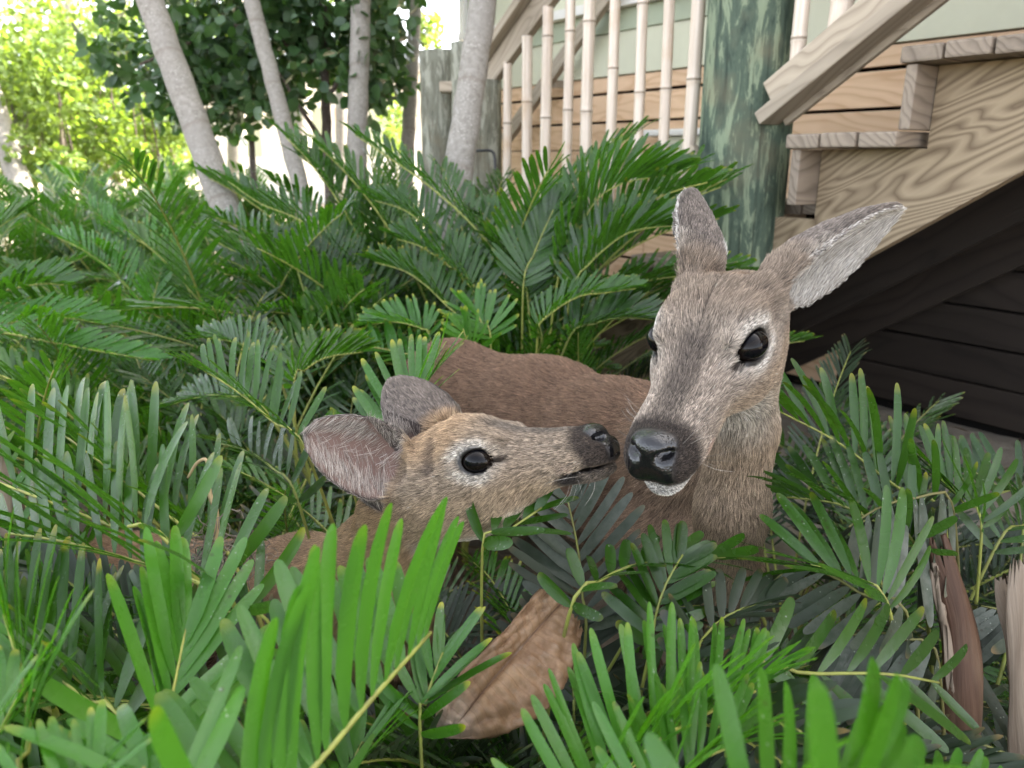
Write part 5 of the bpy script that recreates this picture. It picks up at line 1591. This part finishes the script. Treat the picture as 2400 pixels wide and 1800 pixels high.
hero('coontie_plant', 'broad coontie clump around the foot of the stout leaning palm trunk', (800, 2.25), [
    dict(pts=[(900, 720, 2.2), (830, 628, 2.22), (712, 522, 2.27), (610, 477, 2.32), (535, 425, 2.36)], A=cvec(.3, .85, -.4), L=.12, w=.0125, pairs=24, vdeg=50, ang=(68, 30), tone=(.4, .5), **J),
    dict(pts=[(830, 760, 2.1), (790, 660, 2.15), (740, 590, 2.2), (660, 560, 2.25)], A=cvec(.3, .8, -.5), L=.11, w=.012, pairs=22, vdeg=45, tone=(.15, .3), **J),
    dict(pts=[(780, 780, 2.0), (720, 700, 2.05), (690, 620, 2.1), (640, 560, 2.15)], A=cvec(.4, .7, -.5), L=.11, w=.012, pairs=20, vdeg=40, tone=(.1, .25), **J),
    dict(pts=[(870, 700, 2.25), (900, 600, 2.3), (900, 520, 2.35), (880, 450, 2.4)], A=cvec(0, .5, -.8), L=.11, w=.012, pairs=20, vdeg=40, tone=(.4, .5), **J)], seed=22)
hero('coontie_plant', 'coontie with one curved frond arching over dark soil left of the doe rump', (760, 1.55), [
    dict(pts=[(690, 905, 1.42), (715, 868, 1.44), (765, 838, 1.47), (850, 825, 1.5)], A=cvec(-.4, .8, -.4), L=.085, w=.010, pairs=18, vdeg=45, ang=(80, 50), tone=(.45, .55), tip=.4, **J),
    dict(pts=[(660, 900, 1.46), (610, 840, 1.5), (560, 805, 1.54), (480, 790, 1.58)], A=cvec(.1, .85, -.5), L=.085, w=.010, pairs=18, vdeg=40, tone=(.4, .5), tip=.3, **J),
    dict(pts=[(620, 960, 1.40), (540, 930, 1.43), (470, 930, 1.46), (400, 950, 1.5)], A=cvec(.1, .85, -.5), L=.09, w=.010, pairs=18, vdeg=25, tone=(.2, .35), tip=.2, **J)], seed=23)
hero('coontie_plant', 'soft light green coontie with twin fronds leaning away left of the leaning trunk', (500, 2.5), [
    dict(pts=[(470, 760, 2.45), (407, 644, 2.5), (338, 571, 2.55), (281, 552, 2.6), (212, 486, 2.66)], A=cvec(.3, .85, -.4), L=.125, w=.0125, pairs=22, vdeg=50, ang=(66, 28), mat='frond_bright', tone=(.1, .6), **J),
    dict(pts=[(420, 800, 2.3), (317, 693, 2.35), (260, 632, 2.4), (203, 591, 2.45), (130, 553, 2.5)], A=cvec(.3, .85, -.4), L=.125, w=.012, pairs=22, vdeg=45, ang=(66, 28), mat='frond_bright', tone=(.1, .65), **J),
    dict(pts=[(500, 780, 2.3), (450, 700, 2.35), (430, 620, 2.4), (450, 560, 2.45)], A=cvec(0, .5, -.8), L=.12, w=.012, pairs=20, vdeg=35, mat='frond_bright', tone=(.1, .65), **J)], seed=24)
hero('coontie_plant', 'pale backlit coontie arching in from the frame edge over the long dark frond', (-60, 1.75), [
    dict(pts=[(-60, 800, 1.66), (0, 780, 1.65), (122, 803, 1.62), (264, 829, 1.6), (360, 845, 1.58)], A=cvec(-.1, .9, -.4), L=.075, w=.0105, pairs=22, vdeg=38, ang=(70, 25), mat='frond_bright', tone=(.2, .75), **J),
    dict(pts=[(-100, 720, 1.85), (-20, 690, 1.84), (85, 666, 1.83), (150, 668, 1.82)], A=cvec(-.2, .85, -.4), L=.10, w=.0115, pairs=20, vdeg=45, tone=(.45, .6), **J),
    dict(pts=[(-80, 790, 1.75), (40, 755, 1.74), (150, 745, 1.73), (240, 760, 1.72)], A=cvec(-.1, .85, -.4), L=.09, w=.011, pairs=20, vdeg=40, mat='frond_bright', tone=(.15, .7), **J),
    dict(pts=[(-60, 720, 1.9), (-40, 600, 1.95), (-10, 540, 2.0), (50, 500, 2.05)], A=cvec(-.3, .6, -.7), L=.12, w=.012, pairs=20, vdeg=40, tone=(.5, .6), **J)], seed=25)

# ---- library of ordinary fronds for the rest of the bed
LIB = []
for k in range(10):
    r_ = np.random.default_rng(300 + k)
    ln = .78 * r_.uniform(.9, 1.15); e0 = R(r_.uniform(58, 82)); cur = R(r_.uniform(30, 75))
    s = np.linspace(0, 1, 30)
    el = e0 - cur * s ** 1.4
    x = np.concatenate(([0], np.cumsum(np.cos(el[1:]) * ln / 29))); z = np.concatenate(([0], np.cumsum(np.sin(el[1:]) * ln / 29)))
    C = np.stack((x, r_.uniform(-.08, .08) * s ** 2, z), 1)
    geo = frond_geo(C, np.array((-.5, 0, .9)), 34 if k < 6 else 28, r_.uniform(.10, .125), r_.uniform(.0085, .0105), r_, .30, r_.uniform(30, 52), (72, 30), r_.uniform(.05, .2), .05,
                    tone=(.3, .8), dust=(0, 0, 0, .03, 0, .06, .30, 0, .12, .0)[k], tip=(.1, .05, .3, .05, .4, .05, .2, .05, .2, .8)[k], ns=5, hang=(0, 0, 0, .1, 0, .2, .6, 0, .3, 0)[k])
    LIB.append(geo)
LIBJ = [frond_mesh_joined(g) for g in LIB]
LIBV = []
for g, me in zip(LIB, LIBJ):
    c = np.zeros(len(me.vertices) * 3, np.float32); me.vertices.foreach_get('co', c); LIBV.append(c.reshape(-1, 3).astype(float))
LIBS = {}
def lib_joined(k, mat):
    key = (k, mat)
    if key not in LIBS:
        me = LIBJ[k].copy()
        me.materials.append(M['rachis']); me.materials.append(M[mat])
        LIBS[key] = me
    return LIBS[key]
LIBP = {}
def lib_split(k, mat):
    key = (k, mat)
    if key not in LIBP:
        (V, F, rd), lf = LIB[k]
        rm = mesh_np('frond', V, F, {'leafdata': rd}); rm.materials.append(M['rachis'])
        ll = []
        for p, W, q, d, ac in lf:
            lm = mesh_np('leaflet', W, q, {'leafdata': d, 'across': ac}); lm.materials.append(M[mat]); ll.append((p, lm))
        LIBP[key] = (rm, ll)
    return LIBP[key]
def filler(label, px, d, n, mats, split, seed, scale=(.75, 1.05), group='coontie plants in the bed', tiltmax=.25, old=False, maxz=None):
    r_ = np.random.default_rng(seed + 500)
    g = at(px, 900, d); g[2] = .01
    t = None
    made = 0
    for k in range(n * 14):
        if made >= n: break
        lib = int(r_.integers(0, 10)) if not old else int(r_.choice([5, 6, 8, 3]))
        sc = r_.uniform(*scale)
        az = made * 2.4 + r_.uniform(-.5, .5) + seed + (k - made) * .7
        rot = Matrix.Rotation(az, 4, 'Z') @ Matrix.Rotation(r_.uniform(-tiltmax, tiltmax) + (.25 if old else 0), 4, 'Y') @ Matrix.Rotation(r_.uniform(-.25, .25), 4, 'X') @ Matrix.Scale(sc, 4)
        off = np.array((math.cos(az), math.sin(az), 0)) * .03
        Rm = np.array(rot)[:3, :3]
        P = LIBV[lib][::2] @ Rm.T + g + off
        if maxz and P[:, 2].max() > maxz: continue
        if blocks_view(P).any() or inside_deer(P).any(): continue
        # stay clear of the stairs and the house
        q = P - np.array((T1[0], T1[1], 0)); vv = q @ VV
        if (vv > -.02).any() and ((vv > -.02) & (P[:, 2] > .0)).mean() > .02: continue
        if t is None: t = thing('coontie_plant', label, 'coontie plant', g, group)
        mat = mats[int(r_.integers(len(mats)))]
        mw = Matrix.Translation(Vector(off)) @ rot
        if split:
            rm, ll = lib_split(lib, mat)
            fr = link('frond', rm, None, t); fr.matrix_local = mw
            for p, lm in ll: link('leaflet', lm, None, fr, p)
        else:
            fr = link('frond', lib_joined(lib, mat), None, t); fr.matrix_local = mw
        made += 1
    return t
# understorey between the named plants, near the lens
for k, (px, d, n, mats, sc, lb, old) in enumerate((
        (330, 1.02, 9, ['frond', 'frond_old'], (.55, .8), 'dark coontie in the gap beyond the long frond and left of the fawn rump', False),
        (400, .86, 14, ['frond'], (.6, .8), 'coontie pushing up against the far flank of the crossing frond', False),
        (200, .84, 14, ['frond', 'frond_bright'], (.6, .8), 'coontie screening the fawn rump', False),
        (470, .72, 10, ['frond'], (.5, .7), 'coontie under the withered straw coloured leaflet', False),
        (1290, .80, 10, ['frond_old', 'frond'], (.45, .65), 'dark coontie just behind the torn top of the dead brown leaf', False),
        (1480, .90, 12, ['frond_old', 'frond'], (.5, .7), 'dark coontie hiding the doe shoulder', False),
        (90, .90, 9, ['frond', 'frond_bright'], (.6, .85), 'coontie behind the orange tipped leaflets at the frame edge', False),
        (40, 1.30, 9, ['frond'], (.7, .95), 'coontie of middling green beyond the fawn rump at the frame edge', False),
        (450, 1.45, 9, ['frond', 'frond_old'], (.7, .95), 'coontie growing behind the fawn between speckled and arching fronds', False),
        (720, 1.32, 8, ['frond', 'frond_old'], (.55, .8), 'shaded coontie behind the olive speckled frond', False),
        (1150, .92, 8, ['frond_old', 'frond'], (.45, .65), 'dark low coontie beneath the fawn chin', False),
        (1450, .72, 8, ['frond_old', 'frond'], (.4, .6), 'dull dark coontie under the doe neck', False),
        (1640, .70, 8, ['frond_old', 'frond'], (.4, .6), 'dark coontie between the doe chest and the blurred leaflets', False),
        (1150, .66, 7, ['frond_old', 'frond'], (.35, .55), 'small dark coontie under the dead brown leaf', False),
        (780, .66, 8, ['frond', 'frond_old'], (.45, .65), 'shaded coontie behind the large raised frond', False),
        (560, .62, 8, ['frond', 'frond_old'], (.45, .65), 'shaded coontie right of the pale fan shaped frond', False),
        (1960, .98, 9, ['frond_old', 'frond'], (.45, .7), 'worn coontie just right of the doe neck', True),
        (2140, 1.06, 9, ['frond_old'], (.45, .7), 'grey battered coontie at the edge of the sand under the stairs', True),
        (2360, 1.02, 9, ['frond_old', 'frond'], (.45, .7), 'battered coontie at the frame edge under the stairs', True),
        (2020, .70, 8, ['frond_old'], (.4, .6), 'dusty low coontie left of the broken brown frond base', True),
        (2330, .72, 8, ['frond_old'], (.4, .6), 'dusty low coontie between the brown and the pale sheaths', True),
        (1905, 1.50, 12, ['frond', 'frond_old'], (.5, .75), 'shaded coontie peeping out behind the doe cheek', False),
        (2050, 1.32, 14, ['frond_old', 'frond'], (.5, .75), 'mixed green and grey coontie where the bed meets the sand', True),
        (2260, 1.28, 14, ['frond_old', 'frond'], (.5, .75), 'flattened coontie behind the folded dark frond', True),
        (2420, 1.22, 12, ['frond_old', 'frond'], (.5, .75), 'flattened coontie at the frame edge above the pale sheath', True),
        (1880, .60, 7, ['frond', 'frond_old'], (.35, .5), 'low coontie behind the blurred leaflets', False))):
    up = 1.75 if d < .95 else 1.3
    filler(lb, px, d, n, mats, d < 1.1, 60 + k, (sc[0] * up, sc[1] * up), old=old)
# the bed behind the deer
for k, (px, d, n, mats, sc, lb) in enumerate((
        (1180, 2.05, 11, ['frond'], (.8, 1.05), 'dark coontie behind the yellow tipped young fronds'),
        (1420, 2.0, 14, ['frond'], (.72, .92), 'coontie at the foot of the bamboo railing behind the doe head'),
        (1000, 2.4, 11, ['frond'], (.8, 1.1), 'coontie at the foot of the rough leaning trunk'),
        (700, 2.7, 11, ['frond'], (.8, 1.1), 'coontie just right of the foot of the stout leaning trunk'),
        (520, 2.0, 11, ['frond', 'frond', 'frond_bright'], (.75, 1.0), 'dense coontie in the middle of the bed left of the doe rump'),
        (640, 1.75, 10, ['frond'], (.7, .95), 'dark coontie midway between the doe rump and the stout trunk'),
        (250, 2.0, 11, ['frond', 'frond_bright'], (.75, 1.0), 'light coontie between the pale backlit fronds and the twin fronds'),
        (330, 3.0, 11, ['frond', 'frond_bright'], (.85, 1.1), 'coontie beyond the twin leaning fronds'),
        (20, 2.5, 11, ['frond', 'frond_bright'], (.8, 1.05), 'coontie at the frame edge beyond the pale backlit fronds'),
        (860, 3.1, 11, ['frond'], (.8, 1.05), 'coontie round the foot of the upright pale trunk'),
        (1090, 2.75, 9, ['frond'], (.75, 1.0), 'coontie hiding the foot of the grey railing pile'),
        (1320, 2.35, 9, ['frond', 'frond_old'], (.7, .9), 'coontie under the lower end of the bamboo railing'),
        (545, 2.45, 12, ['frond'], (1.15, 1.35), 'tall coontie hiding the foot of the stout leaning trunk'),
        (640, 2.3, 9, ['frond'], (1.0, 1.2), 'coontie overlapping the tall one at the stout trunk'),
        (1010, 2.2, 10, ['frond'], (1.3, 1.5), 'tall coontie hiding the foot of the rough leaning trunk'),
        (1120, 2.3, 9, ['frond'], (1.25, 1.45), 'tall coontie in front of the grey railing pile'),
        (930, 3.2, 11, ['frond'], (1.2, 1.4), 'tall coontie between the upright and the thin pinkish trunks'),
        (560, 3.5, 11, ['frond'], (.85, 1.1), 'coontie behind the stout trunk below the curving trunk'),
        (-120, 3.2, 10, ['frond'], (.85, 1.1), 'coontie at the far end of the frame edge below the sunlit shrubs'))):
    filler(lb, px, d, n + 7, mats, False, 90 + k, sc)
far = ((120, 4.6), (230, 4.9), (330, 4.4), (430, 4.8), (180, 5.6), (300, 5.8), (410, 5.9), (480, 5.4), (60, 4.4), (640, 5.2), (760, 5.0), (920, 4.6), (240, 6.6), (380, 6.8))
for k, (px, d) in enumerate(far):
    filler('soft green coontie in the far clump below the sunlit shrubs' if px < 520 else ('small coontie behind the forked dark trunk', 'small coontie between the forked trunk and the upright palm', 'small coontie beyond the thin pinkish trunk')[(640, 760, 920).index(px)], px, d, 18, ['frond'], False, 130 + k, (1.0, 1.35), group='coontie plants in the far clump' if px < 520 else 'coontie plants among the distant trunks')

# ================================================================== SMALL THINGS
def dead_leaf_material():
    m = NT('dead_leaf')
    a = m.attr('leafuv').outputs['Vector']
    p = m.obj()
    sx = m.t.nodes.new('ShaderNodeSeparateXYZ'); m.l(a, sx.inputs[0])
    u, v = sx.outputs[0], sx.outputs[1]
    n1 = m.noise(p, 26, 6, 0.65); n2 = m.noise(p, 110, 5, 0.7)
    c = m.mix(m.ramp(n1, [(0.35, 0.0), (0.65, 1.0)]), (0.135, 0.072, 0.034), (0.29, 0.185, 0.108))
    c = m.mix(m.ramp(n2, [(0.45, 0.0), (0.75, 0.5)]), c, (0.12, 0.065, 0.04))
    c = m.mix(m.ramp(m.math('ADD', u, m.math('MULTIPLY', m.math('SUBTRACT', n1, .5), .35)), [(0.0, 0.85), (0.20, 0.0)]), c, (0.33, 0.25, 0.20))
    c = m.mix(m.ramp(m.math('ADD', m.math('ABSOLUTE', v), m.math('MULTIPLY', n2, .05)), [(0.025, 0.8), (0.065, 0.0)]), c, (0.11, 0.055, 0.03))
    vv = m.math('FRACT', m.math('ADD', m.math('SUBTRACT', m.math('MULTIPLY', u, 17.0), m.math('MULTIPLY', m.math('ABSOLUTE', v), 1.6)), m.math('MULTIPLY', n1, .35)))
    c = m.mix(m.ramp(vv, [(0.0, 0.35), (0.06, 0.0), (0.86, 0.0), (1.0, 0.35)]), c, (0.085, 0.042, 0.02))
    c = m.mix(m.ramp(m.noise(p, 60, 5, .7), [(.55, 0.0), (.7, .5)]), c, (.24, .19, .15))
    edge = m.ramp(m.math('ADD', m.math('ABSOLUTE', v), m.math('MULTIPLY', m.math('SUBTRACT', n1, .5), .3)), [(0.86, 0.0), (1.0, 0.6)])
    c = m.mix(edge, c, (0.13, 0.07, 0.035))
    m.set(c, 0.55, 0.35)
    m.bump(m.math('ADD', n2, n1), 0.4, 0.004)
    return m.m
M['dead_leaf'] = dead_leaf_material()
def dead_leaf():
    nu, nv = 70, 33
    d0, d1 = .66, .735
    midr = spline([at(1075, 1700, d0), at(1140, 1610, d0 + .018), at(1225, 1510, d0 + .042), at(1322, 1405, d1)], nu)
    lft = spline([at(1028, 1700, d0 + .004), at(1028, 1655, d0 + .008), at(1080, 1575, d0 + .02), at(1160, 1500, d0 + .035), at(1215, 1435, d0 + .05), at(1285, 1352, d1 + .004)], nu)
    rgt = spline([at(1040, 1728, d0 - .012), at(1165, 1720, d0 - .008), at(1265, 1680, d0 + .005), at(1328, 1600, d0 + .025), at(1362, 1510, d0 + .048), at(1372, 1462, d1 - .006)], nu)
    V = np.zeros((nu, nv, 3)); UVc = np.zeros((nu, nv, 3))
    N = nrm(np.cross(midr[-1] - midr[0], rgt[nu // 2] - lft[nu // 2]))
    if N @ (np.array((0, 0, CAM_H)) - midr[0]) < 0: N = -N
    r_ = np.random.default_rng(9)
    for i in range(nu):
        u = i / (nu - 1)
        for j in range(nv):
            v = j / (nv - 1) * 2 - 1
            e = lft[i] if v < 0 else rgt[i]
            a = abs(v)
            p = midr[i] * (1 - a) + e * a
            vein = (u * 17 - a * 1.6 + .25 * math.sin(5 * u + a * 2)) % 1.0
            ridge = math.exp(-((vein - .5) / .16) ** 2)
            h = .0034 * ridge * min(1, a * 4) * (1 - .5 * a) - .006 * math.exp(-(a / .06) ** 2)
            h += .010 * math.sin(2.2 * u + 1) * a + .008 * math.sin(7 * u + 3 * v) * a + .0038 * math.sin(31 * u + 9 * v) * a + .003 * math.sin(13 * u - 17 * v) * a - .016 * a * a + .004 * math.sin(19 * u + 2 * v) * a ** 2
            V[i, j] = p + N * h
            UVc[i, j] = (u, v, 0)
    # torn upper end and nicked rim
    for j in range(nv):
        k = r_.integers(0, 5) if abs(j - nv // 2) > 1 else 0
        if k: V[nu - k:, j] = V[nu - 1 - k, j] + (V[nu - k:, j] - V[nu - 1 - k, j]) * .15
    for i in range(nu):
        for s_ in (0, nv - 1):
            V[i, s_] += (V[i, 1 if s_ == 0 else nv - 2] - V[i, s_]) * r_.uniform(0, .5)
    V = V.reshape(-1, 3); UVc = UVc.reshape(-1, 3)
    i, j = np.meshgrid(np.arange(nu - 1), np.arange(nv - 1), indexing='ij'); k = (i * nv + j).ravel()
    q = np.stack((k, k + nv, k + nv + 1, k + 1), 1)
    o = V.mean(0)
    me = mesh_np('dead_leaf', V - o, q, {'leafuv_': np.zeros(len(V))})
    a = me.attributes.new('leafuv', 'FLOAT_VECTOR', 'POINT'); a.data.foreach_set('vector', UVc.astype(np.float32).ravel())
    ob = link('dead_leaf', me, M['dead_leaf'], None, o)
    md = ob.modifiers.new('thickness', 'SOLIDIFY'); md.thickness = .0012
    tag(ob, 'large curled dead brown leaf with a dark midrib lying on the coontie fronds', 'dead leaf')
    V_, q_, t_ = tube(midr - o - N * .004, np.linspace(.0022, .0012, nu), 6)
    link('midrib', mesh_np('midrib', V_, [q_, t_]), M['dead_leaf'], ob)
dead_leaf()

def sheath_material(name, ca, cb, cc):
    m = NT(name)
    g = m.attr('grain').outputs['Vector']
    n1 = m.noise(m.mapping(g, (130, 130, 3)), 1, 5, 0.65); n2 = m.noise(m.mapping(g, (30, 30, 4)), 1, 4, 0.6)
    c = m.mix(m.ramp(n1, [(0.35, 0.0), (0.68, 1.0)]), ca, cb)
    c = m.mix(m.ramp(n2, [(0.48, 0.0), (0.7, 0.8)]), c, cc)
    m.set(c, 0.6, 0.3)
    m.bump(n1, 0.6, 0.004)
    return m.m
M['sheath_brown'] = sheath_material('brown_frond_base', (0.048, 0.024, 0.015), (0.11, 0.058, 0.034), (0.18, 0.12, 0.075))
M['sheath_pale'] = sheath_material('pale_dry_sheath', (0.16, 0.12, 0.085), (0.29, 0.235, 0.18), (0.12, 0.085, 0.06))
def sheath(name, label, cat, cl, widths, mat, curl, seed, teeth=6):
    r_ = np.random.default_rng(seed)
    nu, nv = 40, 15
    C = spline([at(*p) for p in cl], nu)
    V = []; G = []
    for i in range(nu):
        u = i / (nu - 1)
        T = nrm(C[min(i + 1, nu - 1)] - C[max(i - 1, 0)])
        X = nrm(CR - T * T.dot(CR)); Y = np.cross(T, X)
        if Y @ CF > 0: Y = -Y
        w = np.interp(u, np.linspace(0, 1, len(widths)), widths) / 2
        for j in range(nv):
            v = j / (nv - 1) * 2 - 1
            th = v * curl
            p = C[i] + X * w * math.sin(th) / math.sin(min(curl, 1.57)) + Y * w * (math.cos(th) - .6) + X * .002 * math.sin(9 * u + 3 * v)
            V.append(p); G.append((v * w, 0, u * .3))
    V = np.array(V).reshape(nu, nv, 3)
    # splintered upper end
    for j in range(nv):
        k = int(r_.integers(0, 9)) if j % 2 else int(r_.integers(0, 3))
        for q in range(k): V[q, j] = V[k, j] + (V[q, j] - V[k, j]) * .2
    V = V.reshape(-1, 3)
    i, j = np.meshgrid(np.arange(nu - 1), np.arange(nv - 1), indexing='ij'); k = (i * nv + j).ravel()
    q = np.stack((k, k + nv, k + nv + 1, k + 1), 1)
    o = V[-1].copy()
    me = mesh_np(name, V - o, q)
    a = me.attributes.new('grain', 'FLOAT_VECTOR', 'POINT'); a.data.foreach_set('vector', np.array(G, np.float32).ravel())
    ob = link(name, me, mat, None, o)
    md = ob.modifiers.new('thickness', 'SOLIDIFY'); md.thickness = .004
    tag(ob, label, cat)
sheath('frond_base', 'broken reddish brown frond base standing upright among dusty coontie leaflets', 'dead frond base', [(2200, 1255, .80), (2232, 1380, .80), (2255, 1500, .80), (2262, 1650, .80), (2262, 1800, .82)], (.018, .036, .042, .040, .040), M['sheath_brown'], 1.25, 3)
sheath('torn_strip', 'thin pale splintered strip leaning on the brown frond base', 'dead frond strip', [(2186, 1320, .79), (2205, 1430, .79), (2222, 1540, .795), (2235, 1650, .80)], (.005, .008, .009, .005), M['sheath_pale'], .9, 4)
sheath('dry_sheath', 'pale dry split sheath standing at the frame edge', 'dead sheath', [(2392, 1300, .78), (2390, 1420, .78), (2392, 1540, .785), (2398, 1650, .79), (2400, 1800, .8)], (.016, .026, .030, .030, .030), M['sheath_pale'], .9, 5)
sheath('dry_sheath', 'slim pale torn sheath leaning against the taller dry one', 'dead sheath', [(2345, 1345, .80), (2362, 1450, .80), (2380, 1560, .80), (2392, 1650, .80)], (.012, .018, .018, .012), M['sheath_pale'], .9, 6)
sheath('palm_stub', 'pale broken stub poking up at the frame edge beside the long frond', 'dead stub', [(-4, 1000, .82), (6, 1080, .82), (10, 1150, .82), (20, 1260, .84)], (.010, .014, .015, .016), M['sheath_pale'], 1.0, 7)

# root tangle and withered leaflet caught on the long frond
def strands(name, label, cat, centre, n, spread, rad, mat, seed, drop=.05):
    r_ = np.random.default_rng(seed)
    parts = []
    for k in range(n):
        p = centre + r_.normal(0, 1, 3) * spread
        P = [p]
        d = nrm(r_.normal(0, 1, 3) + np.array((0, 0, -.4)))
        for q in range(9):
            d = nrm(d + r_.normal(0, .7, 3) + np.array((0, 0, -.1)) - (P[-1] - centre) * 14)
            P.append(P[-1] + d * drop * .12)
        parts.append(tube(spline(P, 24), rad * r_.uniform(.6, 1.3), 5))
    V, F = join(parts)
    o = link(name, mesh_np(name, V - centre, F), mat, None, centre)
    tag(o, label, cat)
M['root'] = simple('dry_root', (0.20, 0.17, 0.14), 0.8, 0.2, 0.6, 60)
M['straw'] = simple('dry_straw', (0.42, 0.31, 0.17), 0.6, 0.3, 0.5, 40)
strands('root_tangle', 'dry grey tangle of rootlets snagged on the long dark frond', 'root tangle', at(498, 1285, .715), 46, .008, .00065, M['root'], 4, .07)
strands('root_tangle', 'small loose tangle of dry rootlets resting on the fawn back', 'root tangle', at(590, 1305, .80), 18, .007, .0005, M['root'], 5, .06)
wl = [at(440, 1120, .73), at(462, 1085, .725), at(484, 1078, .722), at(488, 1110, .72), at(492, 1160, .718), at(506, 1200, .716), at(508, 1280, .715)]
V_, q_, t_ = tube(spline(wl, 40), np.linspace(.0012, .0032, 40), 7)
tag(link('withered_leaflet', mesh_np('withered_leaflet', V_, [q_, t_]), M['straw']), 'curled straw coloured withered leaflet hooked over the long dark frond', 'withered leaflet')

# leaf litter on the soil
def litter():
    r_ = np.random.default_rng(77)
    Vs, Qs, D, A, o = [], [], [], [], 0
    for k in range(5200):
        p = np.array((r_.uniform(-3.0, 2.2), r_.uniform(.15, 4.2), .012 + r_.random() ** 2 * .03))
        if (p[0] - T1[0]) * VV[0] + (p[1] - T1[1]) * VV[1] > -.1 and r_.random() < .8: continue
        lv, q, al, ac = leaflet_strip(r_.uniform(.04, .12), r_.uniform(.006, .018), 4, r_.uniform(-.2, .4), r_.normal(0, .3), twist=r_.normal(0, .6))
        az = r_.uniform(0, 6.28); x = np.array((math.cos(az), math.sin(az), r_.normal(0, .2))); x = nrm(x); y = nrm(np.cross((r_.normal(0, .3), r_.normal(0, .3), 1), x)); n = np.cross(x, y)
        Vs.append(p + lv[:, :1] * x + lv[:, 1:2] * y + lv[:, 2:] * n); Qs.append(q + o); o += len(lv)
        D.append(np.tile((r_.random(), 0, 0, 0), (len(lv), 1)))
    me = mesh_np('leaf_litter', np.concatenate(Vs), np.concatenate(Qs), {'leafdata': np.concatenate(D)})
    m = NT('leaf_litter')
    a = m.attr('leafdata'); sep = m.t.nodes.new('ShaderNodeSeparateColor'); m.l(a.outputs['Color'], sep.inputs[0])
    c = m.ramp(sep.outputs[0], [(0.0, (0.035, 0.022, 0.013)), (0.5, (0.11, 0.068, 0.038)), (0.85, (0.20, 0.14, 0.085)), (1.0, (0.28, 0.23, 0.17))])
    m.set(c, .75, .2)
    ob = link('leaf_litter', me, m.m)
    tag(ob, kind='stuff')
litter()
